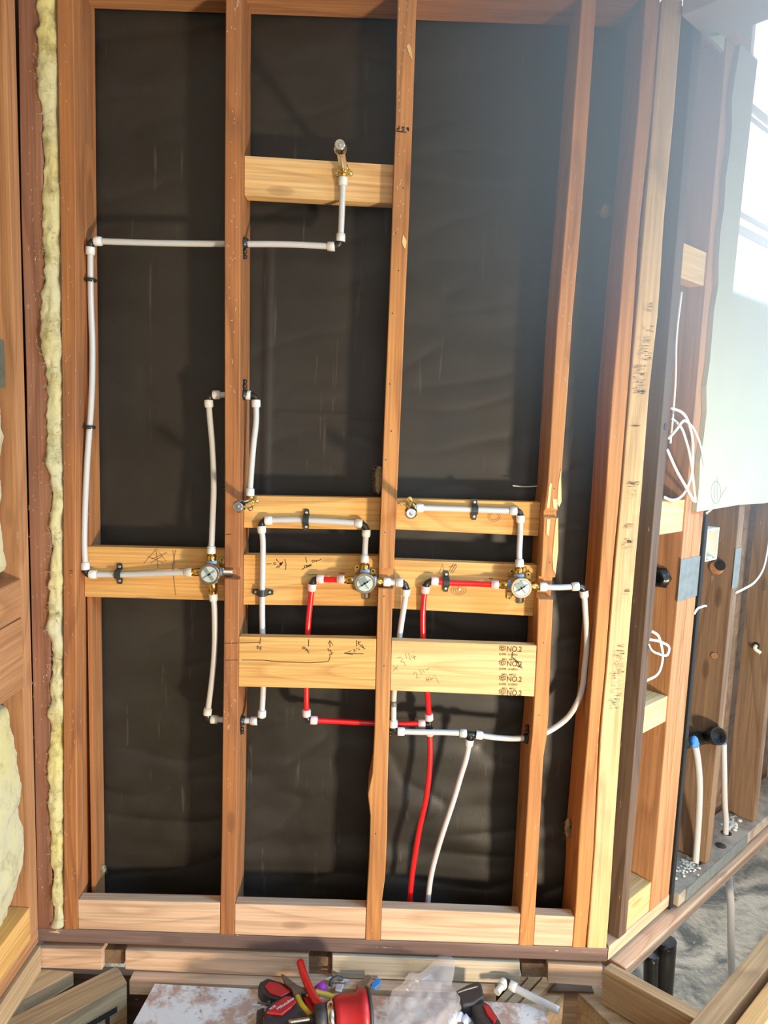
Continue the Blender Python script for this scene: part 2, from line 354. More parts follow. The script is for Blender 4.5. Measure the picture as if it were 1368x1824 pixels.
def paper_disp(x, z):
    s = 0.6 + 1.9 * max(0, 0.9 - z)
    v = noise.noise(Vector((x * 3.2, z * 7.5, 0))) * 0.006 * s
    v += noise.noise(Vector((x * 5.0 + 9, z * 17, 2))) * 0.0032 * s
    r_ = 1 - abs(noise.noise(Vector((x * 3.0 + z * 2.0, z * 9 - x * 2, 5))))
    v += (r_ ** 9) * 0.003 * s
    for (xa, za, zb, ww, hh) in ((-0.305, 0.95, 1.75, .006, .004), (0.36, 1.0, 1.7, .003, .002)):     # vertical laps
        if za < z < zb: v -= hh * math.exp(-((x - xa) / ww) ** 2)
    for (zz, xa, xb) in ((1.335, -0.28, 0.02), (1.06, -.3, .8), (0.55, -.25, .1)):
        if xa < x < xb: v -= 0.003 * math.exp(-((z - zz - 0.01 * (x)) / .004) ** 2)
    return v
bm = bmesh.new(); nx, nz = 150, 330; x0, x1, z0, z1 = -0.80, 0.60, -0.03, 2.40
G = [[bm.verts.new((x0 + (x1 - x0) * i / nx, DEPTH + 0.010 + paper_disp(x0 + (x1 - x0) * i / nx, z0 + (z1 - z0) * j / nz), z0 + (z1 - z0) * j / nz)) for i in range(nx + 1)] for j in range(nz + 1)]
for j in range(nz):
    for i in range(nx): bm.faces.new((G[j][i], G[j][i + 1], G[j + 1][i + 1], G[j + 1][i]))
tag(mk('wall_back', bm, PAPER, smooth=True), 'black building paper, softly wrinkled, stretched behind the open studs', kind='structure')
# paper on the back of the angled wall and the side wall
def sheet(name, pts, mat, label):
    bm = bmesh.new(); bm.faces.new([bm.verts.new(p) for p in pts])
    g = bmesh.ops.extrude_face_region(bm, geom=bm.faces[:])
    nn = (pts[1] - pts[0]).cross(pts[2] - pts[0]).normalized() * 0.01
    for v in [v for v in g['geom'] if isinstance(v, bmesh.types.BMVert)]: v.co += nn
    return tag(mk(name, bm, mat), label, kind='structure')
sheet('wall_right', [RW(0.02, DEPTH + .012, -.02), RW(2.6, DEPTH + .012, -.02), RW(2.6, DEPTH + .012, 1.60), RW(0.02, DEPTH + .012, 1.60)], BROWN, 'dark sheathing behind the angled wall')
sheet('wall_left', [Vector((-.96, .13, -.04)), Vector((-.96, .13, 2.4)), Vector((-.96, -3.2, 2.4)), Vector((-.96, -3.2, -.04))], DARK, 'sheathing behind the left wall studs')
sheet('ceiling', [Vector((-.98, .14, 2.42)), Vector((-.98, -3.4, 2.42)), Vector((3.4, -3.4, 2.42)), Vector((3.4, .14, 2.42))], plain('ceiling_board', (.62, .62, .60), .9), 'ceiling board above the open framing')
# dirt in the crawl space
m, t, b = new_mat('crawl_space_dirt'); DIRT = m
tc = N_(t, 'ShaderNodeTexCoord'); q = N_(t, 'ShaderNodeTexNoise', i_Scale=3.2, i_Detail=8, i_Roughness=.62, i_Distortion=1.2); t.links.new(tc.outputs['Object'], q.inputs['Vector'])
c = mixc(t, ramp(t, q.outputs[0], [(0.40, 0.0), (0.56, 1.0)]), (0.13, 0.12, 0.10), (0.52, 0.43, 0.32))
q4 = N_(t, 'ShaderNodeTexNoise', i_Scale=40, i_Detail=5); t.links.new(tc.outputs['Object'], q4.inputs['Vector'])
c = mixc(t, ramp(t, q4.outputs[0], [(0.62, 0.0), (0.7, .6)]), c, (0.5, 0.42, 0.33))
t.links.new(c, b.inputs['Base Color']); b.inputs['Roughness'].default_value = .9
bp = N_(t, 'ShaderNodeBump', i_Strength=0.7, i_Distance=0.02); t.links.new(q4.outputs[0], bp.inputs['Height']); t.links.new(bp.outputs[0], b.inputs['Normal'])
bm = bmesh.new(); n = 110; G = []
for j in range(n + 1):
    row = []
    for i in range(n + 1):
        x, y = -2.2 + 6.0 * i / n, -3.4 + 5.4 * j / n
        row.append(bm.verts.new((x, y, -0.62 + 0.05 * noise.noise(Vector((x * 3, y * 3, 0))) + 0.02 * noise.noise(Vector((x * 11, y * 11, 3))))))
    G.append(row)
for j in range(n):
    for i in range(n): bm.faces.new((G[j][i], G[j][i + 1], G[j + 1][i + 1], G[j + 1][i]))
tag(mk('floor', bm, DIRT, smooth=True), 'bare dirt ground of the crawl space below the joists', kind='structure')

# ------------------------------------------------------------------ framing
def interp(tab, z):
    tab = sorted(tab)
    if z <= tab[0][0]: a, b = tab[0], tab[1]
    elif z >= tab[-1][0]: a, b = tab[-2], tab[-1]
    else:
        for a, b in zip(tab, tab[1:]):
            if a[0] <= z <= b[0]: break
    k = (z - a[0]) / (b[0] - a[0]) if b[0] != a[0] else 0
    if z > tab[-1][0]: k = 1
    if z < tab[0][0]: k = 0
    return a[1] + (b[1] - a[1]) * k
class Stud:
    def __init__(s, L, R_, name, label, mat, y0=0.0, y1=DEPTH, notches=(), z0=0.0, z1=Z_TOP, group=None, chips=()):
        s.L = [(atY(x, y, y0).z, atY(x, y, y0).x) for x, y in L]; s.R = [(atY(x, y, y0).z, atY(x, y, y0).x) for x, y in R_]
        zs = [z0 + (z1 - z0) * i / 40 for i in range(41)]; ev = []
        for (pya, pyb, px, d) in notches:
            za, zb = atY(px, pyb, y0).z, atY(px, pya, y0).z; ev.append((za, zb, d)); zs = [q for q in zs if not (za - .004 < q < zb + .004)] + [za - .0015, za, (za + zb) / 2, zb, zb + .0015]
        zs.sort(); bm = bmesh.new(); rings = []
        for z in zs:
            yf = y0 + 0.0006 * noise.noise(Vector((z * 9, len(label), 0)))
            for za, zb, d in ev:
                if za - .0001 <= z <= zb + .0001: yf = y0 + d
            l, r_ = interp(s.L, z), interp(s.R, z); c_ = 0.0018
            rings.append([bm.verts.new(p) for p in ((l, yf + c_, z), (l + c_, yf, z), (r_ - c_, yf, z), (r_, yf + c_, z), (r_, y1, z), (l, y1, z))])
        for A, B in zip(rings, rings[1:]):
            for k in range(6): bm.faces.new((A[k], A[(k + 1) % 6], B[(k + 1) % 6], B[k]))
        bm.faces.new(rings[0][::-1]); bm.faces.new(rings[-1])
        cx = interp(s.L, 1.0)
        s.o = tag(mk(name, bm, mat, None, frame(Vector((cx, 0, 0)), Vector((0, 0, 1)), Vector((1, 0, 0)), Vector((0, 1, 0)))), label, 'stud', group)
    def l(s, z): return interp(s.L, z)
    def r(s, z): return interp(s.R, z)
SL_ = Stud([(101, 10), (107.6, 400), (112.5, 880), (113.7, 1580), (113.5, 1655)], [(130.5, 12), (133, 200), (135.5, 537), (135, 900), (136, 1300), (138, 1580), (138, 1655)],
           'wall_stud', 'old orange stud just right of the yellow insulation strip, with a nailer behind it', OLD)
SA = Stud([(402, 10), (400, 386), (400, 700), (400.5, 900), (399, 1090), (395, 1480), (391.5, 1660)], [(429, 10), (428, 300), (427, 900), (425.5, 1100), (421, 1480), (417, 1660)],
          'wall_stud', 'old orange stud second from the left, passing behind the left stub-out pipe', OLD, notches=((1012, 1031, 412, .022),))
SB = Stud([(708, 3), (705.5, 190), (698, 400), (692, 560), (687, 680), (674.5, 1000), (672, 1090), (667, 1300), (663, 1385), (655, 1402), (655, 1420), (660, 1440), (658, 1520), (653, 1605), (651, 1668)],
          [(742, 3), (735.7, 190), (728, 400), (720.5, 560), (716, 680), (702, 1000), (698.5, 1090), (693, 1300), (690, 1400), (689.5, 1480), (685, 1580), (679, 1610), (677.5, 1670)],
          'wall_stud', 'middle stud with a swollen knot low down and handwriting near its top', OLDL, notches=((1013, 1048, 686, .024),))
SCs = Stud([(1033, 50), (1021.5, 200), (1015, 300), (1004, 430), (993, 560), (985, 700), (976, 860), (969, 915), (964.5, 1020), (958.6, 1070), (956.6, 1150), (949, 1300), (943.4, 1350), (941, 1400), (930, 1600), (924, 1684)],
           [(1059, 50), (1049, 200), (1042, 300), (1032, 430), (1020, 560), (1011, 700), (999, 860), (998.5, 898), (993, 905), (994, 980), (989.5, 1025), (985.5, 1065), (981.6, 1150), (976, 1300), (968, 1350), (955, 1600), (949.5, 1684)],
           'wall_stud', 'splintered and notched stud right of the red pipes, its torn edge pale', OLDL, notches=((910, 921, 980, .010), (1029, 1067, 972, .026)))
SD = Stud([(1145.6, 50), (1136, 200), (1116, 400), (1104, 550), (1090.5, 700), (1078, 890), (1070, 1000), (1055, 1200), (1048, 1300), (1031, 1500), (1027, 1600), (1019.5, 1686)],
          [(1172, 50), (1161, 200), (1139, 400), (1129, 550), (1118, 700), (1103, 890), (1092, 1000), (1077, 1200), (1067, 1300), (1058, 1500), (1051, 1600), (1043, 1686)],
          'wall_stud', 'orange stud directly left of the blond scribbled corner stud', OLDL)
SE = Stud([(1175, 50), (1163, 200), (1147, 400), (1134, 550), (1121.5, 700), (1106, 890), (1096, 1000), (1080, 1200), (1070.5, 1300), (1060, 1500), (1053, 1600), (1046, 1688)],
          [(1212, 50), (1200.5, 200), (1182, 400), (1173, 550), (1156, 700), (1142, 890), (1132, 1000), (1115, 1200), (1107, 1300), (1093, 1500), (1087, 1600), (1080, 1688)],
          'wall_stud', 'blond corner stud covered in faint smudges and stamps', BLOND, y1=.036)
S2 = Stud([(32, 10), (37.5, 386), (46, 650), (50.5, 880), (54.5, 1050), (60, 1300), (66, 1600), (67, 1652)], [(70, 10), (73, 130), (78, 500), (90, 800), (92, 900), (90, 1100), (88, 1400), (92, 1560), (95, 1655)],
          'wall_stud', 'reddish scuffed stud between the dark gap and the insulation strip', RED)
wbox('nailer', SL_.r(1.2) + .0005, SL_.r(1.2) + .010, .050, DEPTH - .001, .001, Z_TOP - .001, OLD, SL_.o, .001)
# dark back added to close the left gap against the bright sky
tag(wbox('gap_backing', -.96, -.845, .06, DEPTH, 0, Z_TOP, DARK), 'dark backing added behind the narrow gap at the left corner', 'post')
# plates
CX = 0.617
tag(wbox('sole_plate', -.856, CX - .001, 0, DEPTH, -.038, -.0005, PLATE, bevel=.003), 'grimy dark sole plate running under all the front studs', 'plate')
tag(wbox('subfloor_edge', -.856, CX, .036, DEPTH, -.052, -.039, BROWN), 'thin subfloor edge under the grimy sole plate', 'subfloor')
tag(wbox('top_plate', -.856, CX - .10, 0, DEPTH, Z_TOP + .001, Z_TOP + .04, ORNG, bevel=.003), 'top plate over the front studs at the upper edge', 'plate')
# boards between studs
def fwboard(name, label, cat, tl, tr, br, bl, Y, th, mat, lf=None, rt=None, group=None, tl_top=None):
    P = [atY(*p, Y) for p in (tl, tr, br, bl)]
    if lf: 
        for i in (0, 3): P[i].x = max(lf.r(P[i].z), lf.r(P[i].z)) + .0008
    if rt:
        for i in (1, 2): P[i].x = rt.l(P[i].z) - .0008
    o = prism(name, P, Vector((0, th, 0)), mat, None, .0015, along=(P[1] - P[0]))
    return tag(o, label, cat, group)
YM, YR4 = .046, .001
B0 = fwboard('blocking_board', 'new yellow block high up, behind the shower head stub-out', 'board', (435, 277), (701, 293.5), (699, 362), (433.6, 348), YM - .005, .038, PALE, SA, SB)
B1 = fwboard('blocking_board', 'block behind the left stub-out, carrying a pipe with one clamp', 'board', (433, 883), (676, 887), (673, 944), (433, 940), YM, .030, NEW, SA, SB)
B2 = fwboard('blocking_board', 'block behind the right stub-out, with a knot and a clamped pipe', 'board', (708, 888.5), (964, 894.6), (961, 955), (706, 943), YM, .030, NEW, SB, SCs)
B3 = fwboard('blocking_board', 'wide board behind the leftmost mixing valve', 'board', (157, 973.5), (400, 979), (400, 1070), (149, 1063), YM, .030, NEW, SL_, SA)
B4 = fwboard('blocking_board', 'wide board behind the middle mixing valve with crossed-out notes', 'board', (430, 988), (672, 990), (671, 1080), (430, 1076.8), YM, .030, NEW, SA, SB)
B5 = fwboard('blocking_board', 'wide board behind the right mixing valve with a big knot', 'board', (703, 997), (958, 1007), (953, 1097.6), (699, 1084), YM, .030, NEW, SB, SCs)
B6 = fwboard('blocking_board', 'flush board with black marker notes and arrows for the valves', 'board', (426, 1134), (666, 1138), (665.5, 1228), (426, 1223), YR4, .026, NEW, SA, SB)
B7 = fwboard('blocking_board', 'flush board printed with grade stamps reading NO.2', 'board', (697, 1141), (953, 1150), (949, 1240.7), (695, 1230), YR4, .026, PALE, SB, SCs)
G0 = 'fresh blocks standing on the sole plate'
lowz = .0005
def lowblock(label, x0, y0, x1, y1, lf, rt, th=.030):
    a, b = atY(x0, y0, 0.001), atY(x1, y1, 0.001)
    a.x = lf.r(.05) + .0008; b.x = rt.l(.05) - .0008
    P = [a, b, Vector((b.x, .001, lowz)), Vector((a.x, .001, lowz))]
    return tag(prism('bottom_block', P, Vector((0, th, 0)), PINK, None, .002, along=b - a), label, 'block', G0)
lowblock('pale bottom block left of the second stud', 135, 1603, 391, 1608, SL_, SA)
lowblock('pale bottom block between the second and middle studs', 417, 1610, 651, 1617, SA, SB)
lowblock('pale bottom block under the red and white riser pipes', 679, 1618, 924, 1628, SB, SCs)
lowblock('short pale bottom block left of the blond corner stud', 952, 1630, 1020, 1633, SCs, SD)

# ---- angled right wall
def rstud(label, s0, s1, mat, n1=.09, z0=0.0, z1=Z_TOP, n0=0.0):
    return tag(rbox('wall_stud', s0, s1, n0, n1, z0, z1, mat, None, .002, along=UP), label, 'stud')
R1 = rstud('dark weathered stud beside the blond corner stud', .050, .088, DARK, .093, .0005)
R2 = rstud('orange stud of the angled wall holding the black pipe fitting', .217, .270, ORNG, .093, .0005)
R2b = rstud('orange stud doubled onto the right of its neighbour, taped with a grey patch', .272, .324, ORNG, .093, .0005)
R3 = rstud('brown stud with a round hole beside the white outlet box', .560, .600, BROWN, .093, .0005, 1.66)
R4 = rstud('brown stud at the right edge of the photo, with yellow foam in a hole', .935, .973, BROWN, .093, .0005, 1.66)
R5 = rstud('furthest brown stud of the angled wall', 1.31, 1.35, BROWN, .093, .0005, 1.66)
tag(prism('sole_plate', [RW(.004, .002, -.0005), RW(.338, .002, -.0005), RW(.338, .1, -.0005), Vector((.6185, .1355, -.0005))], Vector((0, 0, -.0375)), PINK, None, .002, along=RD), 'short sole plate of the angled wall right of the corner', 'plate')
tag(rbox('sole_plate', .352, 2.4, -.018, .1, -.038, -.0005, plain('dusty_plate_wood', (.40, .34, .27), .85, var=.8, var_col=(.2, .15, .11), vscale=14, bump=.4), None, .003, along=RD), 'dusty sole plate with holes where two pipes come through', 'plate')
tag(rbox('top_plate', .08, .345, .0, .1, Z_TOP + .001, Z_TOP + .04, ORNG, None, .003, along=RD), 'top plate over the angled wall', 'plate')
def rblock(label, za, zb, mat, n0=.004, n1=.042):
    return tag(rbox('fire_block', .0885, .2165, n0, n1, za, zb, mat, None, .0015, along=RD), label, 'block')
rblock('pale block between angled studs in the bluish glow', 1.685, 1.765, PALE)
rblock('pale block between angled studs under the cable coil', 1.067, 1.150, PALE)
rblock('pale block between angled studs below the loose white cable', .551, .622, PALE, .004, .093)
rblock('lowest pale block between the angled studs, on the plate', .001, .087, PALE, .004, .075)
tag(rbox('black_strip', .332, .350, -.004, .05, -.045, 1.10, plain('black_gap_strip', (.012, .012, .012), .8), None, .002, along=UP), 'black strip filling the gap beside the orange studs', 'strip')  # black strip set into the slit beside the doubled studs
# drywall with the window opening
m, t, b = new_mat('painted_gypsum_board'); GYP = m
tc = N_(t, 'ShaderNodeTexCoord'); q = N_(t, 'ShaderNodeTexNoise', i_Scale=6, i_Detail=8, i_Roughness=.7); t.links.new(tc.outputs['Object'], q.inputs['Vector'])
t.links.new(mixc(t, ramp(t, q.outputs[0], [(0.3, 0.0), (0.7, 1.0)]), (.42, .405, .28), (.46, .445, .32)), b.inputs['Base Color']); b.inputs['Roughness'].default_value = .8
ed = [(.250, 1.119), (.262, 1.118), (.52, 1.124), (.70, 1.120), (1.0, 1.126), (2.4, 1.12), (2.4, 1.686), (.347, 1.686), (.352, 1.95), (.366, 2.258), (.262, 2.258)]
for k in range(1, 18): ed.append((.250 + .006 * math.sin(k * 2.3) + .004 * math.sin(k * 5.1), 2.258 - k * (2.258 - 1.125) / 18))
bm = bmesh.new(); f = bm.faces.new([bm.verts.new(RW(s_, -.0135, z_)) for s_, z_ in ed])
g = bmesh.ops.extrude_face_region(bm, geom=[f])
for v in [v for v in g['geom'] if isinstance(v, bmesh.types.BMVert)]: v.co += RN * .0127
DW = tag(mk('trim_1', bm, GYP, None, frame(RW(.25, 0, 1.1), RD, RN, UP)), 'cream painted drywall remaining under and beside the window', kind='structure')
DW.name = 'wall_right'
marks('pencil_circle', [[(1275 + 8.5 * math.cos(a / 20 * 6.283), 877 + 20 * math.sin(a / 20 * 6.283)) for a in range(21)], [(1273, 859), (1272, 893)], [(1277, 855), (1277, 893)], [(1278, 846), (1277, 856)], [(1295, 866), (1286, 880), (1283, 886)]],
      lambda x, y: atR(x, y, -.0135), -RN, .0012, plain('pencil_grey', (.16, .15, .12), .8), DW)
tag(prism('hanging_paper_tab', [atR(1259, 916.5, -.014), atR(1270, 907, -.014), atR(1271, 904, -.014), atR(1258, 913, -.014)], RN * .002, GYP, None, 0), 'torn sliver of drywall paper hanging under the cream drywall', 'scrap')
# window
w = tag(rbox('window_1', .353, .372, .0, .075, 1.69, 2.40, plain('window_jamb_paint', (.75, .78, .78), .4), None, .002, along=UP), 'bright window with pale frame rails', kind='structure')
WM = plain('window_aluminium', (.62, .70, .68), .35)
for k, (za, zb, na, nb) in enumerate(((1.686, 1.70, .0, .09), (2.205, 2.222, .05, .062), (2.180, 2.190, .05, .058), (1.925, 1.937, .05, .060), (1.880, 1.902, .05, .062))):
    rbox('window_rail', .3725, 2.2, na, nb, za, zb, WM, w, .002, along=RD)
rbox('window_stile', .375, .385, .05, .075, 1.70, 2.40, WM, w, .002, along=UP)
gm, gt, gb = new_mat('window_glass'); gb.inputs['Base Color'].default_value = (.8, .9, .9, 1); gb.inputs['Roughness'].default_value = 0.02; gb.inputs['Alpha'].default_value = 0.06
rbox('window_pane', .386, 2.2, .062, .066, 1.70, 2.40, gm, w, 0)
# soffit scraps above the window
p0 = atR(1214, 28, 0.0); p1 = atR(1266, 66, 0.0)
tag(prism('ceiling_joist', [p0 + UP * 0, p1 + UP * (p0.z - p1.z), p1 + UP * (p0.z - p1.z) - RN * 1.1, p0 - RN * 1.1], UP * .06, plain('pale_soffit_board', (.60, .60, .56), .8), None, .002), 'pale joist running overhead out from the top of the window wall', 'joist')
tag(prism('drywall_flap', [atR(1265, 66, -.03), atR(1292, 58, -.03), atR(1290, 91, -.03)], RN * .01, GYP, None, .001), 'torn triangular flap of ceiling drywall above the window', 'scrap')

# ---- left wall
LX = -.8485
tag(box('wall_stud', Vector((LX, -.043, .0005)), Vector((0, 0, Z_TOP)), Vector((-.09, 0, 0)), Vector((0, .042, 0)), ORNG, None, .002), 'orange end stud of the left wall beside the dark vertical gap', 'stud')
tag(box('wall_stud', Vector((LX, -.47, .0005)), Vector((0, 0, Z_TOP)), Vector((-.09, 0, 0)), Vector((0, .042, 0)), ORNG, None, .002), 'stud of the left wall nearest the photographer', 'stud')
tag(box('sole_plate', Vector((LX, -3.0, -.038)), Vector((0, 2.999, 0)), Vector((-.09, 0, 0)), Vector((0, 0, .0375)), ORNG, None, .002), 'orange sole plate of the left wall', 'plate')
tag(box('rim_board', Vector((LX + .010, -3.0, -.20)), Vector((0, 2.99, 0)), Vector((-.03, 0, 0)), Vector((0, 0, .160)), JOIST, None, .002), 'rim board under the left wall plate', 'board')
def lblock(label, z0, z1, mat, x0=LX + .002, th=.088, y0=-.0435, ln=.385, tilt=0.0):
    return tag(box('left_wall_block', Vector((x0, y0, z0)), Vector((0, -ln, tilt)), Vector((0, 0, z1 - z0)), Vector((-th, 0, 0)), mat, None, .002), label, 'block')
def zx(px, py): return atX(px, py, LX + .002).z
lblock('upper of the two stacked blocks at the left edge', zx(39, 1083) - .02, zx(37, 1031), ORNG, tilt=-.012)
lblock('lower of the two stacked blocks at the left edge', zx(42, 1225), zx(39, 1083) - .024, ORNG, tilt=-.005)
lblock('yellowish block low on the left wall, on the plate', .001, zx(51, 1619), NEW)
# galvanised nail plate at the left edge
tag(box('nail_plate', Vector((LX - .012, -.062, zx(10, 690))), Vector((0, -.10, 0)), Vector((0, 0, zx(10, 604) - zx(10, 690))), Vector((-.003, 0, 0)), plain('olive_grey_steel', (.16, .17, .13), .5, .3, var=.5), None, .0008), 'dull grey steel strap plate across the yellow insulation', 'plate')

# ------------------------------------------------------------------ below the plate
def zf(px, py, Y=0.0): return atY(px, py, Y).z
LG = 'short fresh blocks fixed under the sole plate'
def under(label, x0, x1, yt, yb, mat, Y=-.004, th=.038):
    a, b_ = atY(x0, yt[0], Y), atY(x1, yt[1], Y); c_, d_ = atY(x1, yb[1], Y), atY(x0, yb[0], Y)
    return tag(prism('ledger_block', [a, b_, c_, d_], Vector((0, th, 0)), mat, None, .002, along=b_ - a), label, 'block', LG)
under('ledger block under the plate at far left, with two screw holes', 69, 182, (1689.5, 1691), (1724, 1728), PINK)
under('long pinkish ledger block left of the stray red pipe piece', 223, 549, (1693, 1704), (1727, 1742), PINK)
under('greyish ledger block under the plate in the middle', 592, 926, (1702, 1715), (1741, 1752), GREYP)
under('short fresh ledger block below the blond corner stud', 976, 1073.5, (1717, 1722), (1751, 1758), PINK)
def oldend(label, x0, x1, yt, yb): return tag(prism('joist_end', [atY(x0, yt, .012), atY(x1, yt + 1, .012), atY(x1, yb + 1, .012), atY(x0, yb, .012)], Vector((0, .1, 0)), BROWN, None, .002, along=Vector((0, 1, 0))), label, 'joist')
oldend('rough old joist end between the two middle ledger blocks', 550, 590, 1704, 1745)
oldend('rough old joist end left of the short fresh ledger block', 929, 974, 1716, 1740)
oldend('old joist end beside the far left ledger block', 186, 221, 1692, 1716)
zl = zf(223, 1728, 0)
yl = atZ(230, 1746, zl).y
tag(wbox('ledger_board', atZ(230, 1746, zl).x, .33, yl, .03, zl - .040, zl - .001, PINK, None, .002), 'long ledger board lying flat under the ledger blocks', 'board')
# tool board (painted plywood)
m, t, b = new_mat('paint_splashed_plywood'); PLY = m
tc = N_(t, 'ShaderNodeTexCoord'); q = N_(t, 'ShaderNodeTexNoise', i_Scale=11, i_Detail=9, i_Roughness=.7); t.links.new(tc.outputs['Object'], q.inputs['Vector'])
c = mixc(t, ramp(t, q.outputs[0], [(0.44, 0.0), (0.54, 1.0)]), (.46, .30, .23), (.72, .71, .70))
q5 = N_(t, 'ShaderNodeTexNoise', i_Scale=45, i_Detail=6, i_Roughness=.7); t.links.new(tc.outputs['Object'], q5.inputs['Vector'])
c = mixc(t, ramp(t, q5.outputs[0], [(0.60, 0.0), (0.68, .8)]), c, (.22, .12, .10))
t.links.new(c, b.inputs['Base Color']); b.inputs['Roughness'].default_value = .8
zp = zl + .006
quad = [atZ(276, 1752, zp), atZ(967, 1789, zp), atZ(982, 1840, zp), atZ(1010, 1925, zp), atZ(180, 1925, zp)]
PLYB = tag(prism('plywood_board', quad, Vector((0, 0, -.014)), PLY, None, .001), 'white paint-splashed plywood board holding the tools', 'board')
ZT = zp + .0005                       # table height for the tools
def topquad(name, label, pts, z, down, mat, cat='joist'):
    P = [atZ(x, y, z) for x, y in pts]
    return tag(prism(name, P, Vector((0, 0, -down)), mat, None, .002, along=P[1] - P[0]), label, cat)
jl = topquad('floor_joist', 'diagonal joist at lower left running into the corner under the plate', [(209, 1719.5), (-60, 1852), (-20, 1885), (226, 1749)], zl - .001, .19, JOIST)
topquad('floor_blocking', 'short diagonal offcut joist in the left corner', [(131, 1730), (31, 1786), (5, 1790), (66, 1725)], zl - .002, .04, JOIST, 'block')
# big black stencilled letters on the joist's face
ja, jb = atZ(226, 1749, zl), atZ(-20, 1885, zl); jd = (ja - jb).normalized(); jn = jd.cross(UP)
if jn.dot(EYE - ja) < 0: jn = -jn
text('stencilled_letters', 'NTT', ja - jd * .19 - UP * .155 + jn * .0006, jd, UP, .15, INK, jl, 0.55)
topquad('floor_joist', 'joist running from the corner toward the camera at lower right', [(1088, 1714.5), (1262, 1808), (1248, 1821), (1075, 1724)], -.05, .10, JOIST)
topquad('floor_joist', 'lower joist parallel to the corner joist, with a white pipe end beside it', [(1018, 1757), (1078, 1759), (1230, 1872), (1150, 1885)], -.155, .12, JOIST)
topquad('floor_joist', 'joist end poking out from under the plywood toward the short ledger block', [(1017, 1757.5), (965, 1757), (850, 1870), (900, 1870)], -.158, .13, JOIST)
for k, (xa, xb) in enumerate(((893, 910), (913, 935), (938, 962))):
    topquad('floor_plank', ('narrow floor plank', 'middle narrow floor plank', 'right narrow floor plank')[k] + ' end under the loose white pipe', [(xa + 34, 1736), (xb + 32, 1738), (xb - 25, 1797), (xa - 22, 1797)], -.140, .02, JOIST, 'plank')
zb_ = -.048
nA = (atZ(1219.5, 1626, zb_) - RK).dot(RN); zA = atR(1219.5, 1643, nA).z
tag(rbox('sill_beam', .03, 2.4, nA, .1, zA, zb_, PINK, None, .003, along=RD), 'pale beam along the foot of the angled wall beside the open crawl space', 'beam')
dC = RD
def along(pa, L): return pa + dC * L
c0, c1 = atZ(1241, 1808, zb_), atZ(1288, 1824, zb_)
cw = (c1 - c0); cw = cw - dC * cw.dot(dC)
tag(prism('floor_beam', [c0 - dC * .3, c0 + dC * 1.6, c0 + cw + dC * 1.6, c0 + cw - dC * .3], Vector((0, 0, -.09)), JOIST, None, .003, along=dC), 'chewed-up beam at the bottom right edge of the open crawl space', 'beam')
c2 = c0 + cw * 1.35
tag(prism('floor_beam', [c2 - dC * .3, c2 + dC * 1.6, c2 + cw * .9 + dC * 1.6, c2 + cw * .9 - dC * .3], Vector((0, 0, -.09)), PALE, None, .003, along=dC), 'yellowish board in the bottom right corner beyond the chewed beam', 'beam')

HAZE_C = (1.0, -0.15, 2.15); HAZE_R = 1.30; HAZE_D = 2.3
# added haze volume imitating lens glare around the window
hm = bpy.data.materials.new('glare_volume'); hm.use_nodes = True; ht = hm.node_tree; ht.nodes.clear()
ho = ht.nodes.new('ShaderNodeOutputMaterial'); hv = ht.nodes.new('ShaderNodeVolumeScatter'); ht.links.new(hv.outputs[0], ho.inputs['Volume'])
hv.inputs['Color'].default_value = (.70, .88, 1, 1); 
hg = ht.nodes.new('ShaderNodeNewGeometry'); hd = ht.nodes.new('ShaderNodeVectorMath'); hd.operation = 'DISTANCE'; hd.inputs[1].default_value = HAZE_C
ht.links.new(hg.outputs['Position'], hd.inputs[0])
hmr = ht.nodes.new('ShaderNodeMapRange'); hmr.interpolation_type = 'SMOOTHERSTEP'; hmr.inputs[1].default_value = 0.0; hmr.inputs[2].default_value = HAZE_R; hmr.inputs[3].default_value = HAZE_D; hmr.inputs[4].default_value = 0.0
ht.links.new(hd.outputs['Value'], hmr.inputs[0]); ht.links.new(hmr.outputs[0], hv.inputs['Density'])
hv.inputs['Density'].default_value = 0.0; hv.inputs['Anisotropy'].default_value = .15
bm = bmesh.new(); bmesh.ops.create_icosphere(bm, subdivisions=4, radius=HAZE_R * 1.01); bm.transform(Matrix.Translation(HAZE_C))
tag(mk('glare_haze', bm, hm, None, Matrix.Translation(HAZE_C)), 'bluish haze volume added beside the bright window to imitate lens glare', 'haze', kind='stuff')

sheetp = plain('added_subfloor_boards', (.30, .22, .15), .85, var=.5)  # out-of-view floor added so the low light misses the crawl space
tag(wbox('floor', -.80, .60, -3.2, -.34, -.125, -.105, sheetp, None, 0), 'unseen subfloor boards added on the near side to shade the crawl space', kind='structure')
tag(wbox('floor', .601, 3.2, -3.2, -1.0, -.125, -.105, sheetp, None, 0), 'unseen subfloor boards added on the near right side to shade the crawl space', kind='structure')
tag(wbox('trim_3', -1.1, -1.0, -3.2, 1.9, -.8, -.21, plain('crawl_side', (.08, .07, .06), .9), None, 0), 'unseen dark wall added to block light at the left of the crawl space', kind='structure')  # unseen wall added to stop sky light entering under the floor

tag(wbox('gap_panel', -.84, .60, .031, .06, -.60, zl - .042, DARK), 'dark panel added below the ledger boards to darken the gaps', 'joist')  # added dark panel, keeps lit dirt from showing through the gaps
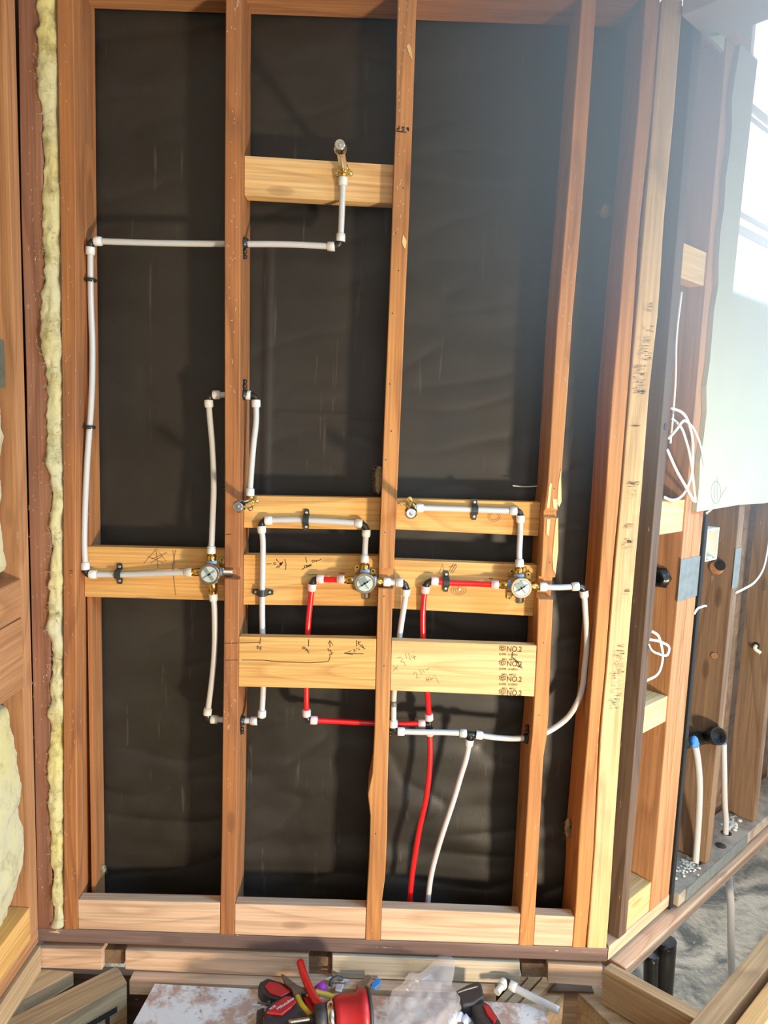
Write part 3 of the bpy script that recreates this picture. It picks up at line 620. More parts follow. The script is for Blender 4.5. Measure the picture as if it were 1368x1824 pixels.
# ------------------------------------------------------------------ plumbing
PR = 0.0071
def V(p): return atY(p[0], p[1], p[2])
def sleeve_at(p, d, parent, col='w', ln=.018, label=None):
    """ring sleeve whose far end starts at p and runs along d"""
    r_ = PR + .0036
    bm = bmesh.new()
    lathe_bm(bm, p, d, [(0, PR - .002), (0, r_ - .0008), (.0012, r_), (ln - .0045, r_), (ln - .004, r_ - .0006), (ln - .001, r_ - .0006), (ln, r_ - .0016), (ln, PR - .002)], 24)
    o = mk('pipe_sleeve', bm, SLEEVE if col == 'w' else PSLEEVE, parent, Matrix.Translation(p))
    for f in o.data.polygons: f.use_smooth = abs(f.normal.dot(d)) < .5
    return o
def pipe(label, pts, col='w', s0=True, s1=True, group=None, extra=.010):
    """pts (px, py, depth): the first/last point is the centre of the end sleeve when s0/s1"""
    P = [V(p) for p in pts]
    d0 = (P[1] - P[0]).normalized(); d1 = (P[-2] - P[-1]).normalized()
    if s0: P[0] = P[0] - d0 * .009
    if s1: P[-1] = P[-1] - d1 * .009
    o = tube('water_pipe', P, PR, WHITEPEX if col == 'w' else REDPEX, None, 20, 10)
    tag(o, label, 'pipe', group)
    if s0: sleeve_at(P[0], d0, o, 'w' if col == 'w' else 'p')
    if s1: sleeve_at(P[-1], d1, o, 'w' if col == 'w' else 'p')
    o['ends'] = None; del o['ends']
    return o, P[0], d0, P[-1], d1
def elbow(label, c, ends, tee=False):
    """black plastic fitting centred at pixel/depth c; ends = points (px,py,Y) of the neighbouring sleeves' centres"""
    cc = V(c); legs = []
    for e_ in ends:
        v = V(e_) - cc; L = max(v.length - .0085, .008); legs.append((v.normalized(), L))
    bm = bmesh.new()
    if tee:
        (da, La), (db, Lb), (dc_, Lc) = legs
        tube_bm(bm, [cc + da * La, cc + da * .004, cc, cc + db * .004, cc + db * Lb], .0072, 18)
        tube_bm(bm, [cc, cc + dc_ * Lc * .5, cc + dc_ * Lc], .0072, 18)
    else:
        (da, La), (db, Lb) = legs
        pts = [cc + da * La] + [((cc + da * La) * (1 - t) ** 2 + cc * (2 * t * (1 - t)) + (cc + db * Lb) * t * t) for t in [i / 9 for i in range(1, 9)]] + [cc + db * Lb]
        tube_bm(bm, pts, .0076, 18)
    for d, L in legs:
        lathe_bm(bm, cc + d * (L - .0022), d, [(0, 0), (0, .0098), (.0016, .0098), (.002, .0092), (.002, 0)], 20)
    o = mk('tee_fitting' if tee else 'elbow_fitting', bm, BLACKP, None, Matrix.Translation(cc))
    return tag(o, label, 'tee' if tee else 'elbow')
yA, yM = .040, .034        # middle of the studs / in front of the wide boards
# upper feed to the shower head
pipe('long white pipe crossing high through the second stud', [(175, 429.7, .045), (285, 433, .042), (397, 434.5, yA), (520, 435.5, .040), (590, 439, .038)])
elbow('black elbow at the top of the tall left riser pipe', (160.5, 430, .046), [(175, 429.7, .045), (161, 447, .046)])
elbow('black elbow below the high stub-out', (604.7, 437.5, .036), [(590, 439, .038), (607, 423, .034)])
pipe('short white riser running up to the high stub-out', [(607, 423, .034), (609, 375, .030), (611, 323, .026)])
pipe('tall white pipe clipped along the left stud', [(161, 447, .046), (161, 482, .05), (161.8, 537, .05), (164.5, 619, .048), (164, 674, .046), (161.8, 729, .044), (157.7, 784, .040), (153, 866, .034), (151, 919, .032), (150.3, 979, .032), (151.8, 1008, .032)])
elbow('black elbow at the foot of the tall left pipe', (152.6, 1023, .032), [(151.8, 1008, .032), (165.8, 1023.3, .032)])
pipe('white pipe feeding the left mixing valve from the left', [(165.8, 1023.3, .032), (205, 1024, .034), (256.6, 1022.7, .030), (300, 1021, .024), (336, 1019.6, .020)])
# loop around the second stud, upper part
pipe('white pipe rising from the top of the left mixing valve', [(372, 719, .040), (373, 735, .040), (378.3, 794.5, .038), (380.7, 862, .032), (378.5, 929, .024), (376.5, 979.4, .020)])
elbow('black elbow high on the left of the second stud', (372.6, 705.5, .040), [(372, 719, .040), (386, 703.3, .040)])
pipe('short white pipe through the second stud, above the left stub-out', [(386, 703.3, .040), (412, 703.3, .040), (440.5, 703.7, .040)])
elbow('black elbow high on the right of the second stud', (455, 705.5, .040), [(440.5, 703.7, .040), (456, 718.8, .040)])
pipe('short white drop pipe to the left stub-out', [(456, 718.8, .040), (456.4, 744, .040), (451.3, 794.5, .037), (447, 848, .032), (445.3, 876.5, .030)])
# over the middle board
pipe('white pipe arched under a clamp between the two middle elbows', [(478.3, 927.3, yM), (518.6, 926.3, yM), (569, 928, yM), (629.5, 931.7, yM), (639, 932.4, yM)])
elbow('black elbow above the long white drop pipe', (465.6, 929.5, yM), [(478.3, 927.3, yM), (466, 943, yM)])
elbow('black elbow above the middle mixing valve', (652, 936.5, yM), [(639, 932.4, yM), (652.4, 949.8, yM)])
pipe('short white pipe dropping into the middle mixing valve', [(652.4, 949.8, yM), (650.7, 969, .030), (649.8, 996, .020)])
pipe('long white drop pipe passing behind the board with marker notes', [(466, 943, yM), (468, 962.6, yM), (468, 996, yM), (467, 1056.8, yM), (467, 1095, .036), (468, 1160, .037), (468.5, 1233, .037), (467.3, 1255, .038), (466.5, 1271, .039)])
elbow('black elbow at the foot of the long drop pipe', (464.5, 1283.5, yA), [(466.5, 1271, .039), (452.5, 1284, yA)])
pipe('short white pipe low through the second stud', [(452.5, 1284, yA), (420, 1283, yA), (382, 1281.5, yA)])
elbow('black elbow low on the left of the second stud', (369, 1280.5, yA), [(382, 1281.5, yA), (370, 1267, yA)])
pipe('white pipe hanging down from the left mixing valve', [(370, 1267, yA), (373.8, 1239.7, yA), (378.4, 1202.8, .038), (382, 1156.8, .032), (382.4, 1110.7, .026), (381.5, 1080, .022), (380, 1064, .020)])
# middle hot line
pipe('stubby red pipe left of the middle mixing valve', [(571, 1031.8, .028), (590, 1032.2, .024), (607.5, 1032.6, .020)], 'r')
elbow('black elbow at the top of the left red pipe', (557, 1032, .029), [(571, 1031.8, .028), (555.6, 1046, .029)])
pipe('left red pipe passing behind the board with marker notes', [(555.6, 1046, .029), (553.9, 1063.5, .031), (549.5, 1104, .035), (547.5, 1140, .037), (545.7, 1227, .039), (545.8, 1258, .040), (546, 1269.5, .042)], 'r')
elbow('black elbow at the foot of the left red pipe', (547, 1282, .044), [(546, 1269.5, .042), (559, 1283, .046)])
pipe('horizontal red pipe passing low through the middle stud', [(559, 1283, .046), (616, 1285.7, .056), (662, 1288, .060), (708.5, 1289.7, .060), (751.3, 1288.5, .060)], 'r')
elbow('black tee on the tall right red pipe', (764.5, 1290, .060), [(764.2, 1276.7, .058), (765.5, 1304, .060), (751.3, 1288.5, .060)], True)
pipe('right red pipe behind the NO.2 stamped board', [(764.2, 1276.7, .058), (762.8, 1253.8, .050), (760.5, 1225, .040), (755, 1170, .037), (753.2, 1128, .037), (753.4, 1090, .035), (755.6, 1062, .031), (757.6, 1050, .029)], 'r')
elbow('black elbow on top of the right red pipe', (759.5, 1037, .029), [(757.6, 1050, .029), (774, 1035.6, .029)])
pipe('horizontal red pipe clamped left of the right mixing valve', [(774, 1035.6, .029), (798, 1038, .030), (844, 1039.8, .027), (865, 1040.8, .023), (881.7, 1041.7, .020)], 'r')
pipe('red riser pipe coming up from the floor', [(765.5, 1304, .060), (766.2, 1325, .060), (765, 1370, .060), (759.3, 1420, .060), (746.5, 1480, .062), (740.7, 1515, .064), (734.4, 1557, .066), (729, 1625, .068), (728, 1680, .070)], 'r', True, False)
# cold line on the right
pipe('stubby white pipe across the notch in the middle stud', [(689.5, 1037, .014), (700, 1037.5, .014), (711.3, 1037.8, .014)])
elbow('black elbow just right of the notched middle stud', (723.5, 1040.5, .016), [(711.3, 1037.8, .014), (723, 1054.7, .018)])
pp = pipe('white drop pipe right of the middle stud, with a grey collar', [(723, 1054.7, .018), (721, 1072, .022), (715.8, 1104.7, .030), (711, 1140, .0365), (703.5, 1215, .040), (701.6, 1240, .042), (701, 1279, .044), (700.8, 1289, .044)])[0]
lathe('tape_collar', V((701.3, 1258, .043)), V((701.3, 1246, .043)) - V((701.3, 1258, .043)), cyl_prof(.015, PR + .0012), plain('grey_tape', (.10, .11, .11), .4, var=.6, var_col=(.3, .3, .3)), pp, 20)
elbow('black elbow at the foot of the collared drop pipe', (701.5, 1302, .042), [(700.8, 1289, .044), (714.4, 1303, .040)])
pipe('white horizontal pipe crossing in front of the red riser', [(714.4, 1303, .040), (745, 1304, .040), (790, 1304.6, .040), (824.6, 1306, .040)])
elbow('black tee feeding the white riser pipe', (838.6, 1308.2, .040), [(824.6, 1306, .040), (853.5, 1309.5, .040), (835.8, 1322.8, .041)], True)
pipe('white supply pipe curving up through the splintered stud to the right mixing valve', [(853.5, 1309.5, .040), (874, 1312.7, .040), (897.3, 1315, .040), (932.4, 1315, .042), (952, 1313, .044), (971.5, 1305.5, .046), (990, 1295, .046), (1011, 1278, .046), (1028.5, 1251, .045), (1037.5, 1223, .042), (1041.2, 1190, .040), (1044.5, 1158, .036), (1044.7, 1125.5, .030), (1042.8, 1092.6, .024), (1041.3, 1070, .020), (1040.3, 1057.8, .018)])
elbow('black elbow right of the splintered stud', (1038.5, 1044.5, .016), [(1040.3, 1057.8, .018), (1024.5, 1044.8, .015)])
pipe('short white pipe through the notch of the splintered stud', [(967.5, 1045.5, .014), (992, 1046.4, .014), (1024.5, 1044.8, .015)])
pipe('white riser pipe slanting down to the floor', [(835.8, 1322.8, .041), (830.6, 1349.7, .043), (820, 1384.8, .047), (809.6, 1420, .05), (789.8, 1480, .055), (780.5, 1510, .058), (768.8, 1555, .062), (760.5, 1625, .066), (757, 1680, .07)], 'w', True, False)
# right row
pipe('white pipe clamped between the right stub-out and its elbow', [(747.5, 905, .030), (782.8, 906, .034), (844, 908, yM), (899.5, 910, yM), (914, 910.3, yM)])
elbow('black elbow above the right mixing valve', (927, 911.2, yM), [(914, 910.3, yM), (927, 924.4, yM)])
pipe('short white pipe dropping into the right mixing valve', [(927, 924.4, yM), (926.8, 947.5, .033), (924.9, 987, .024), (925.3, 1003, .020)])
# ---- stub-outs
def stub(label, base, tip, ears, inlet):
    b0, t0 = V(base), V(tip); ax = (t0 - b0).normalized(); L = (t0 - b0).length
    t = empty('stub_out', b0, label, 'fitting')
    lathe('nipple', b0 + ax * .004, ax, [(0, 0), (0, .0088), (.004, .0092), (L - .028, .0092), (L - .024, .0088), (L - .024, 0)], CHROME, t)
    bm = bmesh.new(); lathe_bm(bm, b0 - ax * .004, ax, [(0, 0), (0, .010), (.002, .0118), (.018, .0118), (.020, .010), (.020, 0)], 8)
    up = (V(inlet) - b0).normalized(); lathe_bm(bm, b0, up, [(0, 0), (0, .0085), ((V(inlet) - b0).length - .006, .0085), ((V(inlet) - b0).length - .004, 0)], 16)
    for px, py in ears:
        e0 = atY(px, py, base[2] + .008); v = e0 - (b0 + Vector((0, .008, 0))); s_ = v.normalized(); nrm = Vector((0, -1, 0)); w_ = nrm.cross(s_) * .006
        c_ = b0 + Vector((0, .008, 0))
        pts = [c_ + w_, c_ - w_] + [e0 + s_ * math.sin(a) * .006 - w_ * math.cos(a) for a in [math.pi * k / 8 for k in range(9)]]
        f = [bm.verts.new(p) for p in pts]; g = [bm.verts.new(p + nrm * .0022) for p in pts]
        bm.faces.new(f); bm.faces.new(g[::-1])
        for i in range(len(f)): bm.faces.new((f[i], g[i], g[(i + 1) % len(f)], f[(i + 1) % len(f)]))
    mk('mounting_ears', bm, BRASS, t, Matrix.Translation(b0))
    for px, py in ears: lathe('screw', atY(px, py, base[2] + .008), Vector((0, -1, 0)), [(0, 0), (0, .0042), (.003, .0042), (.0045, .002), (.004, .0)], SCREW, t, 12)
    bm = bmesh.new(); c0 = b0 + ax * (L - .026)
    lathe_bm(bm, c0, ax, [(0, 0), (0, .0128), (.002, .0140), (.012, .0140), (.014, .0125), (.020, .0122), (.024, .0112), (.026, .0095), (.026, .0055), (.0245, .005), (.0245, 0)], 24)
    o = mk('test_cap', bm, CHROME, t, Matrix.Translation(c0))
    lathe('cap_boss', c0 + ax * .0243, ax, [(0, 0), (0, .0046), (.003, .004), (.0034, 0)], CHROME, t, 6)
    return t
stub('high chrome stub-out pointing at the viewer from the upper block', (612, 302, .026), (605.3, 257, -.128), [(600.5, 309), (624.5, 309.5)], (611, 323, .026))
stub('capped chrome stub-out crossing in front of the second stud', (447, 895, .030), (423.5, 902.8, -.128), [(458, 892), (446, 906)], (445.3, 876.5, .030))
stub('capped chrome stub-out just right of the middle stud', (731, 901, .030), (732, 914.5, -.128), [(730, 889), (716, 899)], (747.5, 905, .030))
# ---- mixing valves
def valve(label, c, ports, plug, ears, turn):
    """c: arms' centre; ports: dir -> sleeve centre; plug: capped port"""
    y = c[2]; cc = V(c); ax = Vector((0, -1, 0))
    t = empty('mixing_valve', cc, label, 'valve')
    bm = bmesh.new()
    lathe_bm(bm, cc + Vector((0, .014, 0)), ax, [(0, 0), (0, .015), (.006, .018), (.020, .0215), (.030, .0235), (.034, .0235), (.036, .022), (.036, 0)], 32)
    for d in ports + [plug[:2]]:
        v = (V((d[0], d[1], y)) - cc).normalized(); lathe_bm(bm, cc, v, [(0, 0), (0, .0115), (.016, .0112), (.019, .0104), (.019, 0)], 20)
    mk('valve_body', bm, BRONZE, t, Matrix.Translation(cc))
    hb = cc + Vector((0, -.022, 0))
    lathe('retaining_ring', hb, ax, [(0, 0), (0, .0245), (.002, .0255), (.010, .0255), (.0125, .0240), (.0125, .0200), (.009, .0198), (.009, 0)], BRONZE, t, 40)
    hb2 = hb + ax * .0095
    bm = bmesh.new(); lathe_bm(bm, hb2, ax, [(0, 0), (0, .0195), (.002, .0195), (.003, .0185), (.003, 0)], 36)
    cap = mk('plaster_guard', bm, CAPM, t, Matrix.Translation(hb2))
    bm = bmesh.new(); fc = hb2 + ax * .0031
    def bar(a, w, L0, L1):
        d = Vector((math.cos(a), 0, math.sin(a))); s_ = Vector((-math.sin(a), 0, math.cos(a))) * w / 2
        lo = [bm.verts.new(fc + d * u + s_ * k) for u, k in ((L0, 1), (L1, 1), (L1, -1), (L0, -1))]; hi = [bm.verts.new(v.co + ax * .0012) for v in lo]
        bm.faces.new(lo); bm.faces.new(hi[::-1])
        for i in range(4): bm.faces.new((lo[i], hi[i], hi[(i + 1) % 4], lo[(i + 1) % 4]))
    if turn == 1:
        bar(math.radians(125), .008, -.017, .017); bar(math.radians(35), .0035, -.017, .017)
    else:
        for k in (-.007, 0, .007):
            a = math.radians(125); dd = Vector((-math.sin(a), 0, math.cos(a))) * k; fc0 = fc; fc = fc + dd; bar(a, .006, -.002, .016); fc = fc0
        bar(math.radians(35), .003, -.017, .017); bar(math.radians(-50), .003, -.004, .015)
    mk('guard_ribs', bm, CAPD, cap, Matrix.Translation(hb2))
    for d in ports:
        s0 = V(d); v = (s0 - cc); L = v.length; v = v.normalized()
        base = cc + v * .019
        lathe('thread_tape', base, v, [(0, 0), (0, .0108), (.001, .0122), (.005, .0118), (.0085, .0112), (.0085, 0)], TAPE, t, 20)
        l2 = L - .009 - .026
        bm = bmesh.new(); lathe_bm(bm, base + v * .008, v, [(0, 0), (0, .0108), (.001, .0112), (l2 * .75, .0112), (l2 * .78, .0085), (l2 * .9, .0085), (l2 * .9, .0102), (l2 + .001, .0102), (l2 + .001, 0)], 6 if l2 > .014 else 8)
        mk('brass_adapter', bm, BRASS, t, Matrix.Translation(base))
    v = (V((plug[0], plug[1], y)) - cc).normalized()
    if plug[2]:
        lathe('thread_tape', cc + v * .019, v, [(0, 0), (0, .0103), (.001, .0110), (.006, .0104), (.006, 0)], TAPE, t, 20); s0 = .025
    else: s0 = .017
    lathe('test_plug', cc + v * s0, v, [(0, 0), (0, .0118), (.0015, .0128), (.006, .0128), (.008, .0116), (.024, .0112), (.0265, .0095), (.0265, 0)], CHROME, t, 12)
    for (ax_, ay_, vert) in ears:
        e0 = atY(ax_, ay_, .040)
        bm = bmesh.new(); h = .010; w_ = .006
        pts = [Vector((w_ * math.cos(a), 0, h * .5 + w_ * math.sin(a))) for a in [math.pi * k / 8 for k in range(9)]] + [Vector((-w_, 0, -h)), Vector((w_, 0, -h))]
        f = [bm.verts.new(e0 + p * (1 if vert > 0 else -1)) for p in pts]; g = [bm.verts.new(q_.co + Vector((0, .003, 0))) for q_ in f]
        bm.faces.new(f); bm.faces.new(g[::-1])
        for i in range(len(f)): bm.faces.new((f[i], g[i], g[(i + 1) % len(f)], f[(i + 1) % len(f)]))
        er = mk('mounting_lug', bm, BRASS, t, Matrix.Translation(e0))
        lathe('lug_hole', e0 + Vector((0, 0, (h * .5) * (1 if vert > 0 else -1))), ax, [(0, 0), (0, .0026), (.0006, .0026), (.0006, 0)], BLACKP, er, 12)
    return t
valve('left bronze mixing valve, its capped port pointing right', (378.5, 1018, .020), [(376.5, 979.4, .020), (336, 1019.6, .020), (380, 1064, .020)], (412, 1018, True), [(395, 1001, 1)], 1)
valve('middle bronze mixing valve beside the notched middle stud', (650.5, 1034, .018), [(649.8, 996, .020), (607.5, 1032.6, .020), (689.5, 1037, .014)], (651, 1070, False), [(636, 1014, 1), (664.5, 1021, 1)], 2)
valve('right bronze mixing valve, fed by the clamped red pipe', (924.3, 1042, .018), [(925.3, 1003, .020), (881.7, 1041.7, .020), (967.5, 1045.5, .014)], (925, 1078, False), [(911, 1021, 1), (941, 1027, 1), (907.5, 1062, -1)], 2)
# ---- pipe clamps
def clamp(label, c, vertical, yb, tilt=0.0, ln=.028):
    """two-hole talon strap; vertical = tabs above and below"""
    cc = V(c); fy = yb - .0005
    a = Vector((0, 0, 1)) if vertical else Vector((1, 0, 0)); s_ = Vector((1, 0, 0)) if vertical else Vector((0, 0, 1))
    if tilt: R3_ = Matrix.Rotation(tilt, 3, 'Y'); a = R3_ @ a; s_ = R3_ @ s_
    bm = bmesh.new(); w_ = .0075
    prof = [(-ln, fy - .003), (-ln + .001, fy - .0045), (-.0125, fy - .0045), (-.0110, c[2] - .004)] + [(-.0108 * math.cos(q_), c[2] - .002 - .0100 * math.sin(q_)) for q_ in [math.pi * k / 10 for k in range(1, 10)]] + [(.0110, c[2] - .004), (.0125, fy - .0045), (ln - .001, fy - .0045), (ln, fy - .003)]
    top = []
    for u, y in prof:
        k = w_ if abs(u) < ln - .006 else w_ * .75 if abs(u) < ln - .0005 else w_ * .5
        top.append([bm.verts.new(Vector((cc.x, 0, cc.z)) + a * u + s_ * q_ * k + Vector((0, y, 0))) for q_ in (-1, 1)] + [bm.verts.new(Vector((cc.x, 0, cc.z)) + a * u + s_ * q_ * k + Vector((0, min(y + .0032, fy), 0))) for q_ in (1, -1)])
    for A, B in zip(top, top[1:]):
        for k in range(4): bm.faces.new((A[k], A[(k + 1) % 4], B[(k + 1) % 4], B[k]))
    bm.faces.new(top[0]); bm.faces.new(top[-1][::-1])
    o = tag(mk('pipe_clamp', bm, CLAMPM, None, Matrix.Translation(cc)), label, 'clamp')
    for q_ in (-1, 1):
        lathe('screw', Vector((cc.x, fy - .0043, cc.z)) + a * q_ * (ln - .0085), Vector((0, -1, 0)), [(0, 0), (0, .0036), (.0012, .0034), (.0018, .002), (.0008, .001), (.0008, 0)], SCREW, o, 12)
    return o
clamp('dark clamp on the arched white pipe below the left stub-out board', (545, 926.5, yM), True, YM, ln=.026)
clamp('dark clamp lying sideways on the long drop pipe', (467, 1056, yM), False, YM, ln=.026)
clamp('dark clamp on the white pipe of the right-hand upper board', (845.5, 908, yM), True, YM, ln=.026)
clamp('dark clamp on the horizontal red pipe', (795, 1037.5, .030), True, YM, ln=.026)
clamp('dark clamp on the pipe feeding the left mixing valve', (211, 1023, .034), True, YM, ln=.026)
# black hooks / bell hangers that hold pipes against the studs
def hook(label, px, py, y, stud_x, side=1, nail=None):
    c = V((px, py, y)); bm = bmesh.new()
    pts = [c + Vector((math.cos(q_) * .0105, math.sin(q_) * .0105, 0)) for q_ in [math.radians(d) for d in range(-180, 61, 24)]]
    pts = [Vector((stud_x, c.y + .002, c.z))] + pts if abs(pts[0].x - stud_x) > .001 else pts
    tube_bm(bm, pts, .0042, 10, True)
    o = tag(mk('pipe_hook', bm, BLACKP, None, Matrix.Translation(c)), label, 'hook')
    lathe('nail', c + Vector((.010, -.012, -.004)), Vector((-.5, .85, .1)), cyl_prof(.02, .0014, .0003), SCREW, o, 8)
    return o
hook('upper black hook on the tall left pipe', 161.2, 499, .050, SL_.r(1.6))
hook('lower black hook on the tall left pipe', 159.5, 761, .042, SL_.r(1.3))
def hanger(label, px, py, y, xs, d=1, tail=-1):
    """bell hanger flat on a stud's side where a pipe passes"""
    c = V((px, py, y)); c.x = xs
    bm = bmesh.new(); lathe_bm(bm, c, Vector((d, 0, 0)), [(0, PR + .0005), (0, .0135), (.003, .0135), (.006, .0112), (.010, .0108), (.010, PR + .0005)], 20)
    o = tag(mk('pipe_hanger', bm, BLACKP, None, Matrix.Translation(c)), label, 'hanger')
    for k, zz in enumerate((.020, .031)):
        p = c + Vector((0, .004 * k - .004, tail * zz))
        lathe('nail_boss', p, Vector((d, 0, 0)), [(0, 0), (0, .006), (.006, .005), (.008, .003), (.008, 0)], BLACKP, o, 12)
    return o
hanger('black hanger on the second stud under the high block', 433, 433, .040, SA.r(1.75) + .0004, 1, -1)
hanger('black hanger on the second stud at the short upper loop', 433, 703, .040, SA.r(1.38) + .0004, 1, 1)
hanger('black hanger on the second stud low on its right side', 436, 1283.5, .040, SA.r(.58) + .0004, 1, -1)
hanger('black hanger on the left side of the splintered stud', 936, 1315, .042, SCs.l(.55) - .0004, -1, 1)
hanger('black hanger on the right side of the middle stud', 694, 1288.5, .060, SB.r(.57) + .0004, 1, -1)
# ---- marker writing
FN = Vector((0, -1, 0))
pl6 = lambda x, y: atY(420 + x / 5.26, 1120 + y / 5.26, YR4)
def hand(parent, plane, lines, w=.0016, mat=INK, name='marker_writing'): return marks(name, lines, plane, FN, w, mat, parent)
hand(B6, pl6, [[(40, 133), (120, 130), (225, 127)], [(232, 82), (230, 105), (226, 142)], [(202, 160), (200, 185)], [(200, 160), (218, 165), (214, 180), (200, 186)], [(228, 170), (226, 196), (240, 194)], [(228, 170), (246, 167)], [(227, 183), (240, 180)],
    [(683, 100), (682, 165)], [(628, 168), (622, 185), (638, 190), (640, 178), (628, 168), (650, 172), (640, 190)], [(650, 190), (662, 205)], [(655, 182), (668, 190), (660, 200)], [(668, 190), (672, 215), (688, 228)], [(672, 208), (690, 205)],
    [(884, 175), (882, 110)], [(864, 145), (882, 108), (912, 155)], [(872, 182), (860, 190), (878, 200), (866, 212)], [(884, 195), (888, 210)], [(890, 200), (896, 226), (915, 222)], [(878, 240), (900, 232), (898, 246)], [(55, 292), (260, 293), (400, 308), (690, 318), (830, 310), (872, 300), (884, 262), (880, 240)],
    [(1132, 106), (1130, 165)], [(1150, 115), (1148, 150)], [(1170, 118), (1150, 135), (1176, 165)], [(1172, 150), (1186, 150), (1182, 172), (1196, 178)], [(1192, 160), (1200, 188), (1218, 186)], [(1112, 188), (1104, 198), (1124, 204), (1108, 216)], [(1130, 184), (1134, 192)], [(1142, 186), (1166, 194)], [(1198, 234), (1110, 232), (1015, 228)], [(1082, 206), (1015, 228), (1098, 242)]])
pl4 = lambda x, y: atY(460 + x / 8.55, 980 + y / 8.55, YM)
L4_ = [[(125, 210), (205, 206)], [(236, 195), (262, 190), (270, 215), (236, 214), (236, 195)], [(285, 130), (275, 150), (300, 165), (290, 145)], [(300, 170), (320, 185)], [(320, 195), (370, 215)], [(330, 230), (375, 175)], [(322, 210), (382, 185)], [(340, 185), (355, 232)], [(325, 225), (365, 200)], [(272, 270), (310, 235)], [(303, 270), (340, 232)], [(402, 137), (425, 220), (415, 303)],
    [(720, 103), (742, 187)], [(662, 298), (715, 262)], [(702, 240), (730, 225), (735, 262), (708, 272), (702, 240)], [(735, 225), (760, 255)], [(730, 250), (775, 225)], [(760, 225), (785, 250)], [(780, 215), (812, 245)], [(782, 240), (815, 210)], [(740, 262), (800, 235)], [(815, 165), (850, 148), (858, 170), (830, 188), (815, 165)], [(860, 170), (885, 155), (890, 180)], [(895, 170), (905, 150), (925, 158), (962, 132)], [(1235, 350), (1320, 358)], [(745, 375), (895, 372)]]
for a_, b_ in ((0, 12), (12, 24), (24, 25), (25, 26)): hand(B4, pl4, L4_[a_:b_])
pl7 = lambda x, y: atY(680 + x / 4.886, 1130 + y / 4.886, YR4)
hand(B7, pl7, [[(98, 272), (142, 312)], [(142, 275), (95, 320)], [(140, 210), (160, 195), (182, 215), (165, 238), (195, 242), (205, 275)], [(205, 160), (218, 210)], [(232, 160), (250, 225)], [(255, 180), (262, 205), (300, 190)], [(278, 180), (290, 222)],
    [(275, 350), (290, 325), (308, 340), (300, 378), (330, 375)], [(325, 300), (350, 345)], [(350, 300), (372, 330)], [(375, 298), (395, 310), (412, 292)], [(385, 375), (395, 410)], [(400, 365), (412, 410)], [(420, 365), (432, 400), (455, 350), (500, 425)], [(385, 395), (450, 385)]], .0011, PENCIL, 'pencil_writing')
hand(B7, pl7, [[(1138, 150), (1132, 205)], [(1138, 200), (1185, 240)], [(1150, 215), (1195, 260)], [(1180, 230), (1205, 290)], [(1175, 270), (1225, 295)], [(1185, 285), (1215, 260)], [(1165, 235), (1205, 240)]], .0020)
ex = (atY(953, 1150, YR4) - atY(697, 1141, YR4)).normalized(); ey = ex.cross(Vector((0, 1, 0))) * -1
if ey.z < 0: ey = -ey
def T7(body, x, y, h, sq=1.0, nm='grade_stamp'): text(nm, body, pl7(x, y), ex, ey, h * 1.38 / (4.886 * 754), STAMP, B7, sq)
for (yb, first) in ((147, True), (275, False), (408, False), (528, False)):
    T7('NO.2', 1086, yb, 50, .86)
    if yb < 520: T7('D.FIR  S-GRN', 1020, yb + 32, 20, 1.05)
    if not first: T7('MILL  MFLC', 1045, yb - 53, 17, 1.1)
    sh = [[(1022, yb - 42), (1040, yb - 48), (1078, yb - 42), (1076, yb - 18), (1050, yb - 4), (1026, yb - 18), (1022, yb - 42)], [(1032, yb - 34), (1068, yb - 34)], [(1034, yb - 24), (1050, yb - 14), (1068, yb - 26)], [(1046, yb - 40), (1040, yb - 22)]]
    hand(B7, pl7, sh, .0016, STAMP, 'stamp_shield')
plb = lambda x, y: atY(690 + x / 19.54, 200 + y / 19.54, 0)
hand(SB.o, plb, [[(330, 590), (400, 545), (440, 548), (380, 560), (340, 600), (400, 618)], [(385, 488), (425, 490)], [(490, 515), (610, 530), (520, 535), (510, 570), (585, 590), (570, 625), (500, 660)], [(680, 530), (690, 600), (740, 640)], [(735, 530), (745, 660)], [(705, 525), (715, 590)], [(285, 650), (450, 680), (660, 700)]], .0024)
pl3 = lambda x, y: atY(x, y, YM)
hand(B3, pl3, [[(256, 1004), (279, 977), (296, 1000)], [(262, 990), (292, 1003)], [(270, 996), (298, 984)], [(278, 980), (282, 1012)], [(268, 1003), (290, 990)]], .0016, PENCIL, 'pencil_writing')
hand(B3, pl3, [[(308, 980), (311, 1000), (309, 1020), (311, 1044)], [(313, 980), (307, 1010), (313, 1060)]], .0016, PENCIL, 'pencil_writing')
hand(B5, pl3, [[(783, 1020), (788, 1004), (792, 1022)], [(800, 1018), (808, 1003)], [(803, 1020), (812, 1004)], [(806, 1021), (814, 1008)], [(800, 1010), (814, 1006)]], .0016, PENCIL, 'pencil_writing')
hand(B5, pl3, [[(931, 1013), (936, 1009), (938, 1017)], [(940, 1014), (944, 1021)], [(871, 1030), (878, 1031)]], .0018)
for s_, py in ((SA, 1144.5), (SA, 1176), (SA, 1172 - 220)):
    pass
hand(SA.o, lambda x, y: atY(x, y, 0), [[(400, 1145.5), (413, 1146), (425, 1145)], [(401, 1176), (424, 1175.5)], [(402, 952), (412, 951.5)]], .0014)
hand(SL_.o, lambda x, y: atY(x, y, 0), [[(124, 1017), (130, 1016)], [(124, 1021), (129.5, 1020.5)]], .0018)
